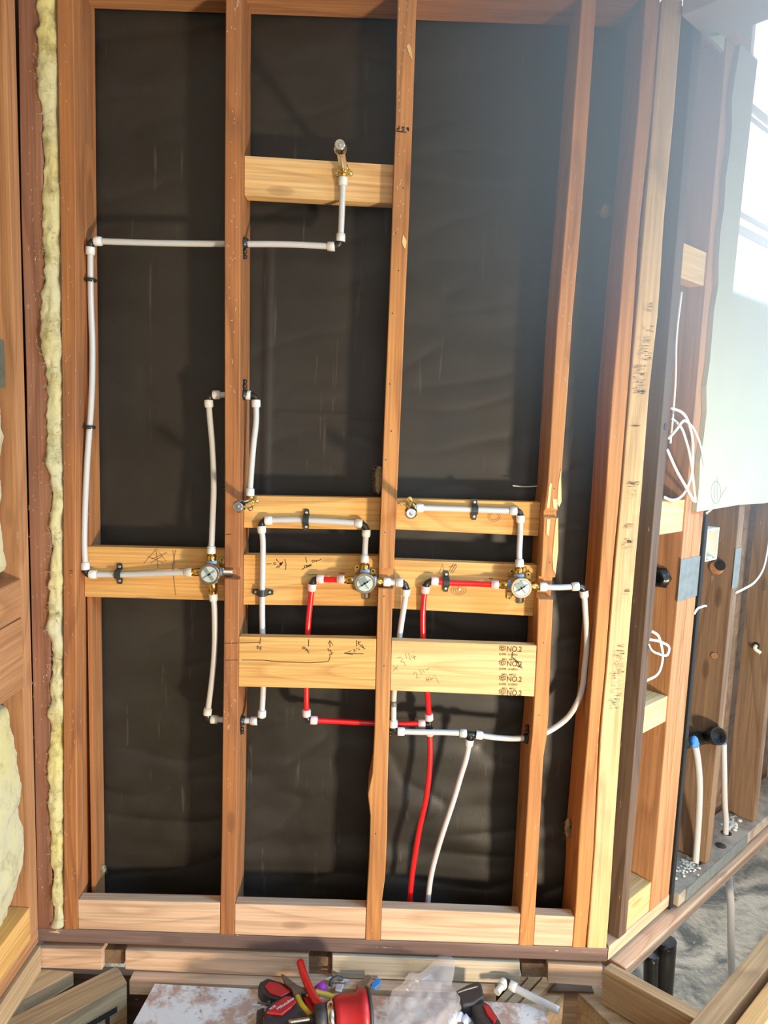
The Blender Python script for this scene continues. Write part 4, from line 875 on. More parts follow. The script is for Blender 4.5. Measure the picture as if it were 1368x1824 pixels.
# knot figures and screw heads
lathe('screw_head', atY(818, 1049.5, YM), Vector((0, -1, 0)), [(0, 0), (0, .0042), (.0012, .0042), (.0018, .002), (.0012, 0)], SCREW, B5, 12)
ring_ = [[(817 + r_ * 1.5 * math.cos(a / 18 * 6.283), 1051 + r_ * math.sin(a / 18 * 6.283)) for a in range(19)] for r_ in (4, 6.5, 9)]
hand(B5, pl3, ring_, .0010, PENCIL, 'knot_rings')
hand(B2, pl3, [[(880 + r_ * 1.3 * math.cos(a / 18 * 6.283), 920 + r_ * math.sin(a / 18 * 6.283)) for a in range(19)] for r_ in (6, 8.5)], .0010, PENCIL, 'knot_rings')

# smudges and stamps on the blond corner stud
SMU = plain('brown_smudge', (.50, .33, .17), .9)
pf = lambda x, y: atY(x, y, 0)
def smudge(yc, h, x0, x1, n, seed, mat=SMU, w=.0012):
    rnd = random.Random(seed); L = []
    for _ in range(n):
        y = yc + rnd.uniform(-h, h); xa = rnd.uniform(x0, x1 - 4); xb = min(x1, xa + rnd.uniform(3, 12))
        L.append([(xa, y), ((xa + xb) / 2, y + rnd.uniform(-.6, .6)), (xb, y + rnd.uniform(-.5, .5))])
    hand(SE.o, pf, L, w, mat, 'smudge')['kind'] = 'stuff'
smudge(548, 8, 1144, 1164, 18, 1); smudge(585, 6, 1140, 1164, 14, 2); smudge(620, 22, 1134, 1160, 60, 3); smudge(675, 26, 1126, 1152, 80, 4); smudge(690, 12, 1126, 1148, 30, 5)
smudge(757, 3, 1120, 1140, 14, 6); smudge(862, 5, 1115, 1140, 30, 7); smudge(880, 10, 1116, 1134, 12, 8); smudge(937, 4, 1108, 1130, 20, 9); smudge(963, 4, 1108, 1132, 24, 10); smudge(975, 10, 1106, 1124, 16, 11); smudge(1054, 5, 1108, 1122, 14, 12)
smudge(1150, 3, 1098, 1112, 8, 13); smudge(1172, 16, 1090, 1112, 34, 14); smudge(1190, 10, 1092, 1112, 22, 15); smudge(1215, 20, 1084, 1108, 26, 16); smudge(1237, 3, 1092, 1108, 8, 17)
smudge(1252, 10, 1081, 1104, 30, 18, plain('faint_green_stamp', (.36, .40, .22), .9))
# torn pale edges of the splintered stud, and other chips
RAW = wood('raw_torn_wood', (0.90, 0.66, 0.34), (0.84, 0.55, 0.25), (0.66, 0.38, 0.15), ring=6, dirt=.0, flecks=0, knots=0)
def chip(par, pts, label, mat=RAW, th=.0012):
    P = [atY(x, y, 0) for x, y in pts]
    o = prism('torn_edge', [p + Vector((0, -.0004, 0)) for p in P], Vector((0, -th, 0)), mat, par, 0, along=Vector((0, 0, 1)))
    o['label'] = label
chip(SCs.o, [(999, 835), (1000, 893), (996, 903), (992, 895), (995, 860)], 'pale torn right edge')
chip(SCs.o, [(994, 922), (994, 980), (989.5, 1022), (985, 1015), (984, 990), (990, 925)], 'long pale torn right edge')
chip(SCs.o, [(979, 860), (983, 862), (978, 905), (974, 905)], 'pale split streak')
chip(SCs.o, [(974, 925), (980, 925), (977, 955), (973, 950)], 'pale split streak')
chip(SCs.o, [(984, 888), (994, 890), (991, 906), (986, 906)], 'raw splinters')
chip(SB.o, [(718, 418), (724.5, 430), (722, 444), (718, 438), (716, 430)], 'pale splinter')
chip(SB.o, [(724, 82), (729, 78), (733, 90), (735, 108), (730, 100)], 'white paint fleck')
WF = plain('plaster_fleck', (.60, .45, .34), .9)
def flecks(par, xr, yr, n, seed):
    rnd = random.Random(seed); L = []
    for _ in range(n):
        y = rnd.uniform(*yr); t_ = (y - yr[0]) / (yr[1] - yr[0]); x = rnd.uniform(xr[0] + (xr[2] - xr[0]) * t_, xr[1] + (xr[3] - xr[1]) * t_)
        L.append([(x, y), (x + rnd.uniform(-1.5, 1.5), y + rnd.uniform(1, 2)), (x + rnd.uniform(-2, 2), y + rnd.uniform(2, rnd.choice((3, 4, 9))))])
    marks('plaster_flecks', L, pf, FN, rnd.uniform(.0009, .0015), WF, par)['kind'] = 'stuff'
flecks(SB.o, (712, 738, 696, 720), (5, 420), 34, 1); flecks(SCs.o, (1036, 1054, 985, 1006), (60, 700), 22, 2)
flecks(SA.o, (404, 424, 404, 424), (40, 700), 30, 3); flecks(SA.o, (402, 420, 396, 415), (1100, 1600), 18, 4)
flecks(S2.o, (40, 66, 60, 88), (60, 1600), 70, 5); flecks(SL_.o, (106, 128, 116, 136), (60, 1600), 40, 6)
# nail holes
def nails(par, pts): 
    for x, y in pts: lathe('nail_hole', atY(x, y, -.0002), FN, [(0, 0), (0, .0016), (.0003, .0016), (.0003, 0)], BLACKP, par, 8)
nails(SB.o, [(718, 335), (704, 415), (710, 482), (699, 558), (694, 684), (697, 768), (687, 819), (686, 948), (684, 1062), (684, 1186), (669, 1485)])
nails(SCs.o, [(987, 870), (979, 1002), (968, 1145), (960, 1274)])
# ------------------------------------------------------------------ insulation
m, t, b = new_mat('yellow_fibreglass'); FIB = m
tc = N_(t, 'ShaderNodeTexCoord'); q = N_(t, 'ShaderNodeTexNoise', i_Scale=16, i_Detail=9, i_Roughness=.72); t.links.new(tc.outputs['Object'], q.inputs['Vector'])
q2 = N_(t, 'ShaderNodeTexNoise', i_Scale=3, i_Detail=2); t.links.new(tc.outputs['Object'], q2.inputs['Vector'])
ca = mixc(t, ramp(t, q2.outputs[0], [(0.4, 0.0), (0.6, 1.0)]), (.66, .56, .22), (.58, .54, .34))
t.links.new(mixc(t, ramp(t, q.outputs[0], [(0.33, 1.0), (0.50, 0.0)]), ca, (.34, .27, .10)), b.inputs['Base Color']); b.inputs['Roughness'].default_value = 1; b.inputs['Specular IOR Level'].default_value = .05
b.inputs['Sheen Weight'].default_value = .5
bp = N_(t, 'ShaderNodeBump', i_Strength=0.9, i_Distance=0.006); t.links.new(q.outputs[0], bp.inputs['Height']); t.links.new(bp.outputs[0], b.inputs['Normal'])
def fluff(bm, p, n, r_, seed, ln=.012):
    rnd = random.Random(seed)
    for _ in range(n):
        a = p + Vector((rnd.uniform(-1, 1), rnd.uniform(-1, 0), rnd.uniform(-1, 1))) * r_
        d = Vector((rnd.uniform(-1, 1), rnd.uniform(-1, .2), rnd.uniform(-1, 1))) * ln; k = Vector((rnd.uniform(-1, 1), rnd.uniform(-1, 1), rnd.uniform(-1, 1))) * ln * .5
        tube_bm(bm, [a, a + d * .5 + k, a + d], [.0004, .0003, .0002], 3, False)
def lump(name, label, rows, seed, amp, seg=40, fl=0, matl=None, cat='insulation', clip=None):
    """rows: (centre, half size x, half size y) up the z axis, displaced into a fibrous batt"""
    bm = bmesh.new(); rings = []; n = len(rows)
    for i, (c, rx, ry) in enumerate(rows):
        R_ = []
        for k in range(seg):
            a = 2 * math.pi * k / seg; ca_, sa_ = math.cos(a), math.sin(a)
            f = (abs(ca_) ** 3 + abs(sa_) ** 3) ** (-1 / 3)
            p = c + Vector((ca_ * f * rx, sa_ * f * ry, 0))
            nn = noise.noise(p * 18 + Vector((seed, 0, 0))) * .6 + noise.noise(p * 45 + Vector((seed, 3, 0))) * .35 + noise.noise(p * 110) * .18
            R_.append(bm.verts.new(p + Vector((ca_, sa_, .3 * noise.noise(p * 30))) * nn * amp))
        if clip:
            for v in R_: clip(v)
        rings.append(R_)
    for A, B in zip(rings, rings[1:]):
        for k in range(seg): bm.faces.new((A[k], A[(k + 1) % seg], B[(k + 1) % seg], B[k]))
    bm.faces.new(rings[0][::-1]); bm.faces.new(rings[-1])
    for f in bm.faces: f.smooth = True
    for j in range(fl):
        i = random.randrange(2, n - 2); k = random.randrange(seg); q_ = rings[i][k].co
        if q_.y < rows[i][0].y + .004: fluff(bm, q_.copy(), 3, .002, j + seed * 99)
    return tag(mk(name, bm, matl or FIB, None, Matrix.Translation(rows[0][0])), label, cat)
rows = []; N = 330
edge = [(-.2, .004), (.2, .004), (.3, .012), (.55, .006), (.75, .000), (.8, .010), (1.0, .003), (1.2, .010), (1.33, .018), (1.42, .010), (1.5, .018), (1.6, .004), (1.75, .006), (2.0, .010), (2.2, .008)]
for i in range(N):
    z = .006 + (Z_TOP - .012) * i / (N - 1)
    xl = S2.r(z) - .004 - 1.0 * interp(edge, z) + .006 * noise.noise(Vector((z * 22, 3, 1))); xr = SL_.l(z) + .001
    off = .012 * noise.noise(Vector((z * 5, 0, 7))) + .012
    rows.append((Vector(((xl + xr) / 2,   .036 + off - .5 * interp(edge, z), z)), max((xr - xl) / 2 - .003, .008), .050))
def over_stud(v):
    if v.co.x < S2.r(v.co.z) + .001 and v.co.y > -.002: v.co.x = S2.r(v.co.z) + .001
    if v.co.x > SL_.l(v.co.z) - .001 and v.co.y > -.001: v.co.x = SL_.l(v.co.z) - .001
lump('insulation_batt', 'ragged yellow insulation strip squeezed beside the left stud', rows, 3, .014, 60, 700, clip=over_stud)
def wad(label, z0, z1, x, hy, seed, amp=.012, bul=(.0,), yb=-.055):
    rows = []; n = int((z1 - z0) / .008)
    for i in range(n):
        k = i / (n - 1); z = z0 + (z1 - z0) * k
        e_ = min(1, (min(k, 1 - k) * (z1 - z0)) / .02 + .55)
        bb = sum(b_ * math.exp(-((k - c_) / w_) ** 2) for b_, c_, w_ in bul) if isinstance(bul[0], tuple) else 0
        dx = bb + .010 * noise.noise(Vector((z * 9, seed, 0)))
        rows.append((Vector((x - .045 + dx * .5, yb - hy + .002, z)), (.040 + dx * .5) * e_, hy))
    return lump('insulation_batt', label, rows, seed, amp, 64, 160)
zx2 = lambda px, py: atX(px, py, LX).z
wad('yellow insulation in the left wall above the steel strap', zx2(5, 598), zx2(5, 240), LX - .010, .17, 5)
wad('yellow insulation in the left wall between strap and stacked blocks', zx2(10, 1026), zx2(5, 700), LX - .006, .17, 8)
wad('bulging yellow insulation between the stacked blocks and the low block', zx2(40, 1655) + .012, zx2(30, 1262), LX - .006, .17, 11, .014, ((.035, .35, .18), (.030, .70, .16), (-.02, .05, .1)))
wad('yellow insulation at the upper left corner of the photo', zx2(5, 235) + .004, 2.25, LX - .035, .17, 14)
def tuft(label, c, r_, seed):
    rows = [(c + Vector((0, 0, r_[2] * (k / 10 - 1))), max(r_[0] * math.sqrt(max(1 - (k / 10 - 1) ** 2, .02)), .001), max(r_[1] * math.sqrt(max(1 - (k / 10 - 1) ** 2, .02)), .001)) for k in range(21)]
    return lump('insulation_tuft', label, rows, seed, .006, 20, 60, OLDFIB)
OLDFIB = plain('dusty_fibre', (.42, .34, .20), 1.0, spec=.05, var=.8, var_col=(.22, .17, .10), vscale=60, bump=.8)
tuft('dusty insulation tuft caught left of the middle stud', Vector((SB.l(1.22) - .008, .060, atY(675, 855, .06).z)), (.009, .012, .034), 21)
tuft('small insulation tuft caught left of the second stud', Vector((SA.l(1.2) - .003, .070, atY(398, 860, .07).z)), (.005, .010, .022), 22)
tuft('grey fluff at the foot of the left stud beside the paper', Vector((atY(183, 1546, .1).x, .095, atY(183, 1546, .1).z)), (.010, .010, .012), 23)
tuft('pale fluff on the side of the stud near the top right', Vector((atY(1080, 377, .08).x - .004, .08, atY(1080, 377, .08).z)), (.008, .010, .014), 25)
tuft('fluff at the foot of the orange stud right of the splintered one', Vector((atY(1013, 1475, .08).x - .004, .08, atY(1013, 1475, .08).z)), (.006, .010, .026), 26)
tag(tube('loose_fibre', [atY(913, 865, .09), atY(935, 867, .09), atY(957, 866, .085)], .0016, SLEEVE, None, 6), 'white sliver stuck across the black paper by the splintered stud', 'sliver')

# ------------------------------------------------------------------ angled wall details
def cable(label, pts, r_=.0032, off=None, flat=.7, group=None):
    P = [atR(x, y, n_) for x, y, n_ in pts]
    return tag(tube('cable', P, r_, CABLE, None, 10, 8, flat=flat), label, 'cable', group)
cable('long white cable hanging straight down behind the dark stud', [(1214, 520, .012), (1205, 600, .010), (1203, 680, .008), (1199, 735, .006), (1194, 790, .004)], .0028)
cb = cable('coiled white cable hanging between the angled studs', [(1194, 727, .01), (1212, 733, -.01), (1230, 765, -.022), (1234, 810, -.026), (1229, 855, -.022), (1215, 883, -.012), (1197, 891, -.004), (1182, 885, .006)], .0036)
cable('cable end marked with red print over the drywall edge', [(1190, 782, .0), (1205, 765, -.016), (1217, 750, -.026), (1230, 757, -.030), (1243, 780, -.032), (1250, 805, -.032), (1254, 829, -.032)], .0036)
cable('lower strand of the coil sloping down right', [(1188, 800, -.002), (1205, 838, -.014), (1221, 866, -.022), (1236, 893, -.026)], .0036)
cable('inner strand of the coil curving to the drywall corner', [(1196, 745, .0), (1210, 757, -.014), (1222, 785, -.020), (1231, 825, -.024), (1236, 868, -.026), (1239, 895, -.026)], .0032)
cable('loose white cable loop lower on the dark stud', [(1156, 1139, .0), (1178, 1144, -.012), (1192, 1155, -.02), (1190, 1164, -.022), (1174, 1165, -.018), (1160, 1157, -.008), (1155, 1147, .0)], .0034)
cable('white cable tail hanging under the lower loop', [(1160, 1124, .0), (1172, 1132, -.008), (1178, 1150, -.014), (1180, 1175, -.014), (1172, 1200, -.008), (1151, 1213, .004)], .0034)
cable('short white cable end poking from the brown stud', [(1236, 1094, -.002), (1241, 1086, -.005), (1250, 1081, -.003), (1258, 1079, .015)], .0032)
cable('white cable curving across the far right stud', [(1311, 1056, -.006), (1325, 1049, -.01), (1345, 1036, -.014), (1360, 1012, -.014), (1368, 975, -.012), (1374, 930, -.01)], .0036)
# black fitting poking through stud R2 side
n_ = .055
c0 = RW(.2165, .060, atR(1182, 1029, 0.02).z + .0)
c0 = atR(1179, 1028, .050); c0 = RW(.2165, .050, c0.z)
tag(lathe('black_fitting', c0, -RD, [(0, 0), (0, .030), (.004, .030), (.006, .026), (.022, .024), (.024, .019), (.024, .015), (.010, .014), (.010, 0)], ABS, None, 6), 'black plastic pipe fitting in the side of the orange angled stud', 'fitting')
# outlet box
ob = empty('outlet_box', RW(.36, .01, 1.0), 'white plastic electrical box beside the doubled studs', 'box')
BX = plain('white_plastic_box', (.72, .70, .60), .5)
zt, zb2 = atR(1262, 940, .01).z, atR(1262, 996, .01).z
s0, s1 = rs(atR(1247, 970, .01)), rs(atR(1270, 970, .01))
s0 = max(s0, .3525)
rbox('box_back', s0, s1, .050, .053, zb2, zt, BX, ob, .001); rbox('box_side', s0, s0 + .003, -.004, .0495, zb2, zt, BX, ob, .0008)
rbox('box_side', s1 - .003, s1, -.004, .0495, zb2, zt, BX, ob, .0008)
rbox('box_top', s0 + .0031, s1 - .0031, -.004, .0495, zt - .003, zt, BX, ob, .0008); rbox('box_bottom', s0 + .0031, s1 - .0031, -.004, .0495, zb2, zb2 + .003, BX, ob, .0008)
rbox('box_lug', s0 + (s1 - s0) * .35, s0 + (s1 - s0) * .6, -.003, .006, zb2 + .0032, zb2 + .010, BX, ob, .001); rbox('box_lug', s0 + (s1 - s0) * .35, s0 + (s1 - s0) * .6, -.003, .006, zt - .010, zt - .0032, BX, ob, .001)
# round hole lined with a cut wooden ring in the side of the brown stud
hc = atR(1282, 1008, .045); hc = RW(.5595, (hc - RK).dot(RN), hc.z)
def on_side(px, py, s_):     # intersect the view ray with the side face at s = s_
    v = ray(px, py); return EYE + v * ((RK + RD * s_ - EYE).dot(RD) / v.dot(RD))
hc = on_side(1276, 1011, .5585)
tag(lathe('stud_hole_rim', hc + RD * .001, -RD, [(0, 0), (0, .0215), (.0035, .0205), (.0045, .017), (.0045, 0)], ORNG, None, 28), 'raw orange rim of the round bored hole in the brown stud', 'hole')
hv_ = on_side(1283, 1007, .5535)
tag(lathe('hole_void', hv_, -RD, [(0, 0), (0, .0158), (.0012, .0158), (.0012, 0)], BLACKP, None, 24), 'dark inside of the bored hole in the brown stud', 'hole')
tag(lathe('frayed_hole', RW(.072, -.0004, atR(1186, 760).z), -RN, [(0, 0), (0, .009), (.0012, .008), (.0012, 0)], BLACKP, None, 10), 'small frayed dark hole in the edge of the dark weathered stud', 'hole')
kk = on_side(1272, 1168, .558)
tag(lathe('knot_scar', kk, -RD, [(0, 0), (0, .010), (.001, .009), (.0016, .004), (.001, 0)], ORNG, None, 9), 'small torn knot scar low on the brown stud', 'knot')
kf = on_side(1347, 1150, .933)
tag(lathe('knot_scar', kf, -RD, [(0, 0), (0, .012), (.001, .011), (.002, .004), (.001, 0)], BLACKP, None, 12), 'dark hole in the rightmost brown stud', 'hole')
tag(tube('foam_plug', [kf - RD * .002, kf - RD * .012 + Vector((.0, 0, -.006)), kf - RD * .006 - UP * .020 + RN * -.018], .006, plain('yellowish_foam', (.72, .66, .45), .9, bump=.8), None, 10), 'yellowish foam strand hanging from the hole in the rightmost stud', 'foam')
# grey metallic tape patches
def tape_patch(label, s0, s1, za, zb, n=-.0012):
    bm = bmesh.new(); pts = []
    k = 9
    for i in range(k + 1): pts.append((s0 + (s1 - s0) * i / k, za + (.003 if i % 2 else 0)))
    for i in range(k + 1): pts.append((s1 - (s1 - s0) * i / k, zb + (.003 if i % 2 else 0)))
    f = bm.faces.new([bm.verts.new(RW(s_, n, z_)) for s_, z_ in pts]); g = bmesh.ops.extrude_face_region(bm, geom=[f])
    for v in [v for v in g['geom'] if isinstance(v, bmesh.types.BMVert)]: v.co += RN * .0009
    return tag(mk('tape_patch', bm, STEEL, None, frame(RW(s0, 0, za), RD, RN, UP)), label, 'tape')
tape_patch('grey foil tape patch on the doubled orange studs', .2135, .3265, atR(1215, 1070, 0).z, atR(1235, 993, 0).z)
tape_patch('narrow grey foil tape on the edge of the brown stud', .558, .602, atR(1312, 1047, 0).z, atR(1315, 977, 0).z)
o = rbox('flashing_strip', .395, .84, -.0205, -.0185, -.037, .001, STEEL, None, .0005, along=RD)
tag(o, 'grey steel strip along the front edge of the dusty sole plate', 'flashing')
# drain stub, taped pipe and far pipe
dz = atR(1255, 1310, .03).z
dr = empty('drain_pipe', RW(.45, .045, dz), 'black plastic drain with an open elbow at the foot of the brown stud', 'drain')
pa, pb, pc = atR(1222, 1311, .055), atR(1262, 1312, .03), atR(1275, 1312, .01)
tube('pipe_body', [RW(.36, .058, pa.z), pb, atR(1272, 1311, .005)], .021, ABS, dr, 24)
mo = (atR(1288, 1311, -.03) - atR(1272, 1311, .005)).normalized()
lathe('open_hub', atR(1271, 1311, .006), mo, [(0, 0), (0, .024), (.002, .0265), (.026, .0265), (.028, .0255), (.028, .0215), (.008, .0205), (.008, 0)], ABS, dr, 30)
lathe('collar', pb - mo * .008, mo, cyl_prof(.012, .0235), ABS, dr, 26)
tp = tag(tube('water_pipe', [atR(1237, 1322, -.012), atR(1242, 1350, -.006), atR(1245.5, 1390, .002), atR(1245, 1440, .012), atR(1241.5, 1500, .020), atZ(1239, 1537, .0)], .0098, WHITEPEX, None, 16), 'thick white pipe stub topped with blue tape', 'pipe')
bm = bmesh.new(); tt = atR(1236, 1322, -.014)
lathe_bm(bm, tt - UP * .012, UP, [(0, .0105), (.004, .013), (.012, .0125), (.020, .011), (.026, .008), (.030, .003), (.031, 0)], 9)
for dx, dz_ in ((-.018, -.006), (.020, -.010), (.014, -.016)):
    a = tt; bb = tt + RD * dx + UP * dz_ - RN * .006
    tube_bm(bm, [a, a.lerp(bb, .6), bb], [.008, .007, .003], 6)
mk('tape_wrap', bm, BTAPE, tp, Matrix.Translation(tt))
tag(tube('water_pipe', [atR(1289, 1325, .035), atR(1290, 1380, .030), atR(1291, 1430, .030), atR(1293, 1465, .03), RW(.785, .030, -.001)], .0090, WHITEPEX, None, 16), 'white pipe behind the black drain going into the dusty plate', 'pipe')
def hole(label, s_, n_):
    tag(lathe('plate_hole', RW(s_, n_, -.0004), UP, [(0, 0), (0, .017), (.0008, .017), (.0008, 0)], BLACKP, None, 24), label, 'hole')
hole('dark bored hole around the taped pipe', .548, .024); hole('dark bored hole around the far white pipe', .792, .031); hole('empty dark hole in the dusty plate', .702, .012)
for (lb, s_, n_, sc_) in (('white plaster crumbs at the foot of the taped pipe', .52, .030, 1.0), ('yellowish foam crumbs beside the far white pipe', .86, .045, .9)):
    bm = bmesh.new(); rnd = random.Random(int(s_ * 100))
    for k in range(90 if sc_ == 1 else 40):
        c_ = RW(s_ + rnd.gauss(0, .028), n_ + rnd.gauss(0, .014), .002); bmesh.ops.create_icosphere(bm, subdivisions=1, radius=rnd.uniform(.002, .006) * (1 if sc_ == 1 else 1.6), matrix=Matrix.Translation(c_) @ Matrix.Diagonal((1, 1, .6, 1)))
    tag(mk('plaster_crumbs', bm, plain('crumbly_plaster', (.75, .72, .6), .9), None, Matrix.Translation(RW(s_, n_, 0))), lb, 'crumbs', kind='stuff')
# crawl-space pipes
gz = -.60
p1 = atR(1297, 1590, nA + .02)
p2 = atZ(1300, 1742, gz)
v0 = ray(1297, 1575); 
ppA = EYE + ray(1297, 1560) * 2.32; ppB = EYE + ray(1302, 1660) * 2.32; ppC = EYE + ray(1304, 1760) * 2.38
tag(tube('water_pipe', [ppA, ppA.lerp(ppB, .5) + Vector((.004, 0, 0)), ppB, ppC], .0115, WHITEPEX, None, 16), 'white pipe hanging in the open crawl space', 'pipe')
q0 = EYE + ray(1182, 1690) * 2.05; q1 = EYE + ray(1172, 1830) * 2.05
tag(tube('drain_pipe', [q0 + UP * .03, q0.lerp(q1, .5), q1 - UP * .2], .034, ABS, None, 20), 'black drain pipe standing in the crawl space corner', 'drain')
q2_ = EYE + ray(1146, 1745) * 2.0
e0_ = atZ(1060, 1800, -.17)
tag(tube('water_pipe', [EYE + ray(1064, 1801) * 1.98, EYE + ray(1020, 1830) * 1.93, EYE + ray(960, 1868) * 1.88], .0090, WHITEPEX, None, 16), 'white pipe end lying between the lower right joists', 'pipe')
tag(tube('crawl_sheath', [EYE + ray(1160, 1700) * 2.0, EYE + ray(1158, 1790) * 2.0], .02, ABS, None, 14), 'narrower black pipe beside the crawl space drain', 'drain')
# foundation wall added to keep bright sky out of the crawl space
tag(wbox('trim_2', -2.3, 3.9, 1.95, 2.0, -.75, -.06, plain('crawl_foundation', (.10, .09, .08), .9), None, 0), 'dark foundation wall added at the far side of the crawl space to block the sky', kind='structure')

# ------------------------------------------------------------------ tools on the plywood
TR = plain('tool_red', (.50, .020, .025), .4, var=.25, var_col=(.25, .02, .02), vscale=50)
TK = plain('tool_black', (.030, .028, .030), .5, var=.4, var_col=(.08, .07, .07), vscale=60)
TG = plain('dirty_steel', (.20, .18, .15), .45, .7, var=.6)
TY = plain('dirty_yellow_grip', (.62, .42, .03), .5, var=.4)
TW = plain('white_lettering', (.80, .78, .76), .5)
def at(px, py, h=0.0): return atZ(px, py, ZT + h)
def slab(name, poly, h0, h1, mat, parent=None, bevel=.003, top=None):
    """tool shell: footprint in pixels of its top outline at height h1, extruded down to h0"""
    P = [at(x, y, h1) for x, y in poly]
    return prism(name, P, Vector((0, 0, -(h1 - h0))), mat, parent, bevel, along=P[1] - P[0], seg=3)
# multi-tool with red shell, behind
t = empty('cutting_tool', at(500, 1770), 'red and black cutter lying at the back left of the tool pile', 'tool')
slab('tool_shell', [(459, 1757), (463, 1748), (477, 1741), (498, 1747), (535, 1762), (548, 1774), (520, 1782), (488, 1778), (468, 1770)], .0, .030, TK, t, .006)
slab('red_panel', [(471, 1756), (480, 1747), (498, 1751), (520, 1765), (500, 1775), (480, 1768)], .0301, .034, TR, t, .003)
# snips / pliers
t = empty('pliers', at(525, 1765), 'grimy steel pliers with yellow grips in the tool pile', 'pliers')
slab('jaw', [(500.5, 1734), (505, 1735), (530, 1754), (550, 1762), (545, 1769), (524, 1765), (508, 1751)], .035, .043, TG, t, .002)
tube('grip', [at(529, 1776, .040), at(538, 1792, .040), at(553, 1810, .034)], .0072, TY, t, 12)
tube('grip', [at(560, 1767, .036), at(590, 1775, .020), at(604, 1782, .012)], .0068, TY, t, 12)
slab('pivot', [(520, 1762), (535, 1762), (538, 1778), (526, 1780)], .033, .045, TG, t, .002)
# drill with battery
t = empty('cordless_drill', at(505, 1800), 'red cordless drill with white lettering on its battery', 'drill')
slab('battery_pack', [(471, 1803), (474, 1793), (486, 1782), (512, 1772), (528, 1782), (548, 1806), (560, 1828), (545, 1850), (480, 1850), (466, 1830)], .0, .044, TK, t, .008)
rb = slab('red_panel', [(474, 1803), (486, 1789), (508, 1774), (519, 1774), (529, 1783), (520, 1792), (502, 1806), (484, 1804)], .0441, .050, TR, t, .003)
va = at(486, 1803, .0505); vb = at(518, 1781, .0505); ex_ = (vb - va).normalized(); ey_ = UP.cross(ex_)
text('lettering', 'Milwaukee', at(495, 1800, .0503), ex_, ey_, .0115, TW, rb)
text('lettering', 'M18', at(482, 1800, .0503), ex_, ey_, .009, TW, rb)
slab('handle', [(468, 1808), (484, 1812), (492, 1850), (464, 1850)], .0, .030, TR, t, .006)
slab('rubber_bumper', [(457, 1798), (470, 1792), (474, 1810), (470, 1850), (455, 1850)], .0, .028, TK, t, .006)
tube('drive_bit', [at(514, 1821, .055), at(555, 1815, .055)], .0050, CHROME, t, 10)
tube('chuck', [at(552, 1815.5, .055), at(572, 1812, .052)], .0095, TK, t, 14)
for k_, (a_, b_) in enumerate((((459, 1786), (482, 1789)), ((476, 1786), (494, 1776)))):
    tube('belt_hook', [at(*a_, .016), at(*b_, .020)], .0022, TG, t, 8)
# expansion tool head, red barrel
t = empty('expander_tool', at(625, 1800), 'big red barrel-shaped pipe tool with a black rim', 'tool')
ax_ = (at(655, 1800, .054) - at(592, 1808, .054)).normalized(); b0 = at(592, 1812, .054)
lathe('barrel', b0 + ax_ * .004, ax_, [(0, 0), (0, .039), (.012, .043), (.055, .043), (.060, .050), (.078, .050), (.080, 0)], TR, t, 30)
lathe('rim', b0 + ax_ * .0805, ax_, [(0, 0), (0, .051), (.003, .053), (.007, .052), (.009, .048), (.009, 0)], TK, t, 30)
lathe('collar', b0 - ax_ * .0135, ax_, [(0, 0), (0, .033), (.017, .036), (.017, 0)], CHROME, t, 24)
lathe('grip', b0 - ax_ * .042, ax_, [(0, 0), (0, .024), (.004, .030), (.028, .031), (.028, 0)], TK, t, 24)
slab('red_flange', [(540, 1776), (548, 1772), (572, 1792), (568, 1806), (556, 1808)], .020, .034, TR, t, .004)
# stray red pipe piece
tag(tube('red_pipe_offcut', [at(534.5, 1714, .055), at(541, 1736, .052), at(553, 1764, .047), at(566, 1786, .046), at(575, 1793, .046)], .0095, REDPEX, None, 18), 'short bent red pipe offcut lying over the tools', 'pipe')
# purple roll, clip, scraps
t = empty('purple_roll', at(570, 1760), 'small bright purple tape roll behind the red offcut', 'roll')
lathe('roll_body', at(565, 1766, .012), (at(578, 1756, .016) - at(565, 1766, .012)), [(0, 0), (0, .013), (.020, .013), (.022, .011), (.022, 0)], plain('purple_plastic', (.45, .04, .50), .5), t, 20)
text('lettering', 'VS', at(562, 1769, .0275), (at(574, 1760, .027) - at(562, 1768, .027)), UP.cross(at(574, 1760, .027) - at(562, 1768, .027)), .012, TW, t)
tag(tube('black_clip', [at(588, 1757, .004), at(592, 1745, .012), at(600, 1741, .014), at(611, 1745, .008)], .005, TK, None, 8, flat=.5), 'curved black plastic clip behind the purple roll', 'clip')
t = tag(slab('wood_chunk', [(635, 1754), (655, 1735), (663, 1741), (648, 1765), (639, 1764)], .001, .022, BROWN, None, .002), 'small reddish offcut of wood on the plywood', 'offcut')
t = tag(slab('blue_tape_scrap', [(660, 1757), (669, 1742), (679, 1743), (676, 1752), (668, 1759)], .001, .008, BTAPE, None, .002), 'crumpled scrap of blue tape beside the wood offcut', 'tape')
tag(slab('paper_scrap', [(597, 1762), (600, 1752), (612, 1752), (608, 1764)], .001, .006, plain('grey_paper', (.45, .45, .50), .7), None, .001), 'pale grey scrap behind the red barrel tool', 'scrap')
tag(slab('plastic_scrap', [(578, 1744), (588, 1739), (622, 1744), (620, 1748), (590, 1748)], .001, .004, plain('glossy_clear_scrap', (.6, .62, .66), .1), None, .001), 'glossy torn plastic scrap behind the black clip', 'scrap')
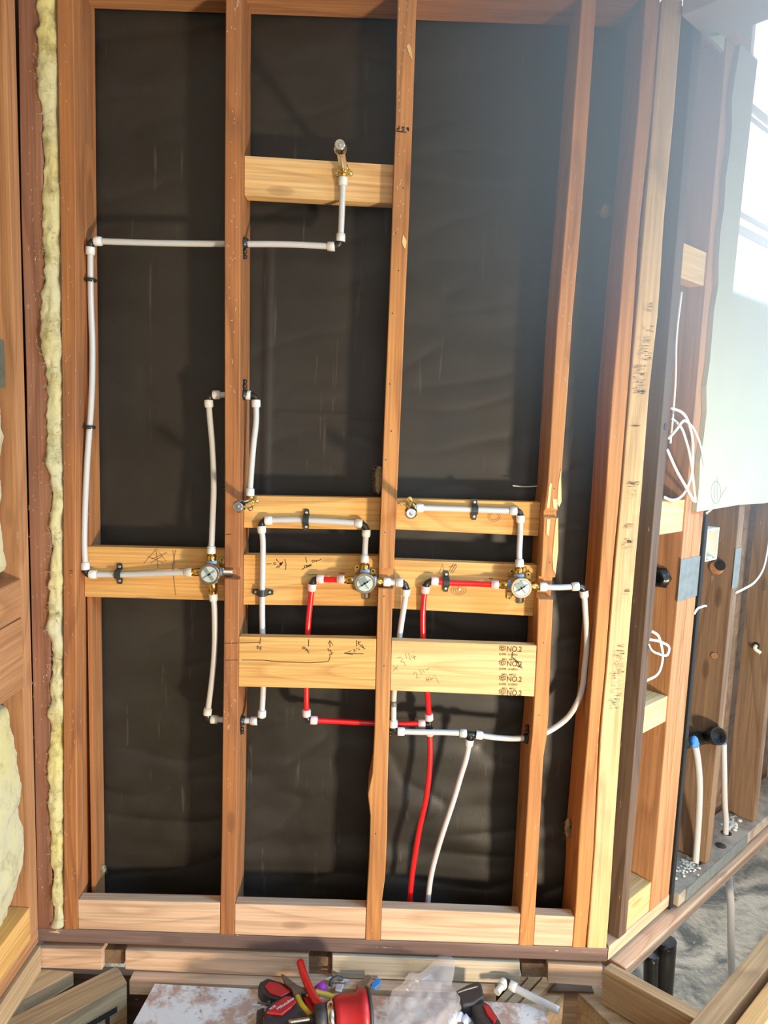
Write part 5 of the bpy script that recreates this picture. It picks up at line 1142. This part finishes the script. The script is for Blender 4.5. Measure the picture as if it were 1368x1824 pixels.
# clear plastic bag with fittings
bm = bmesh.new(); bmesh.ops.create_icosphere(bm, subdivisions=5, radius=1.0)
cb_ = at(755, 1795, .034)
for v in bm.verts:
    p = v.co.copy(); n1 = noise.noise(p * 1.6 + Vector((4, 0, 0))); n2 = 1 - abs(noise.noise(p * 3.1)); n3 = noise.noise(p * 7)
    r_ = 1 + .28 * n1 + .14 * n2 + .05 * n3
    spike = max(0, p.dot(Vector((.45, .85, .25)).normalized())) ** 22 * 1.15
    v.co = Vector((p.x * .072, p.y * .075, max(p.z, -.45) * .045)) * (r_ + spike)
bm.transform(Matrix.Translation(cb_ + UP * .0))
for f in bm.faces: f.smooth = True
bg_, bt, bb_ = new_mat('clear_bag_film'); bb_.inputs['Base Color'].default_value = (.72, .68, .68, 1); bb_.inputs['Roughness'].default_value = .12; bb_.inputs['Alpha'].default_value = .30; bb_.inputs['Specular IOR Level'].default_value = .9
tag(mk('plastic_bag', bm, bg_, None, Matrix.Translation(cb_)), 'crumpled clear plastic bag between the red barrel tool and the black driver', 'bag')
for k, (x, y) in enumerate(((812, 1812), (800, 1820), (825, 1822))):
    tag(lathe('loose_sleeve', at(x, y, .012), Vector((.6, .3 * (k - 1), .4)), cyl_prof(.018, .010), plain('frosted_plastic', (.62, .68, .78), .25), None, 16), ('frosted ring in the bag beside the black driver', 'frosted ring at the bottom edge in the bag', 'frosted ring nearest the black driver handle')[k], 'ring')
# black driver with battery
t = empty('impact_driver', at(850, 1780), 'black cordless driver with a dark red grip, right of the plastic bag', 'drill')
bt_ = slab('battery_pack', [(812, 1764), (832, 1753), (851, 1746), (858, 1752), (863, 1774), (845, 1786), (824, 1790)], .0, .040, TK, t, .006)
tube('battery_rail', [at(815, 1768, .0408), at(829, 1763, .0408), at(851, 1757, .0408)], .0022, TG, bt_, 8)
slab('grip', [(838, 1790), (862, 1781), (872, 1788), (892, 1818), (905, 1850), (870, 1850)], .0, .034, TK, t, .008)
slab('grip_panel', [(860, 1790), (870, 1790), (886, 1812), (880, 1822), (868, 1808)], .0341, .037, TR, t, .003)
# loose white pipe with elbow
t = empty('white_pipe_offcut', at(940, 1775), 'loose white pipe piece with a black elbow, right of the black driver', 'pipe')
tube('tube', [at(912, 1757, .022), at(950, 1777, .018), at(996, 1800, .014)], .0090, WHITEPEX, t, 16)
lathe('pipe_sleeve', at(908, 1754, .022), at(950, 1777, .018) - at(912, 1757, .022), cyl_prof(.018, .0118), SLEEVE, t, 20)
tube('elbow', [at(909, 1754, .022), at(901, 1749, .024), at(896, 1752, .022)], .0088, BLACKP, t, 14)
lathe('pipe_sleeve', at(899, 1749, .022), at(885, 1766, .02) - at(899, 1749, .022), cyl_prof(.017, .0118), SLEEVE, t, 20)
tube('stub', [at(893, 1757, .02), at(885, 1768, .018)], .0085, WHITEPEX, t, 14)
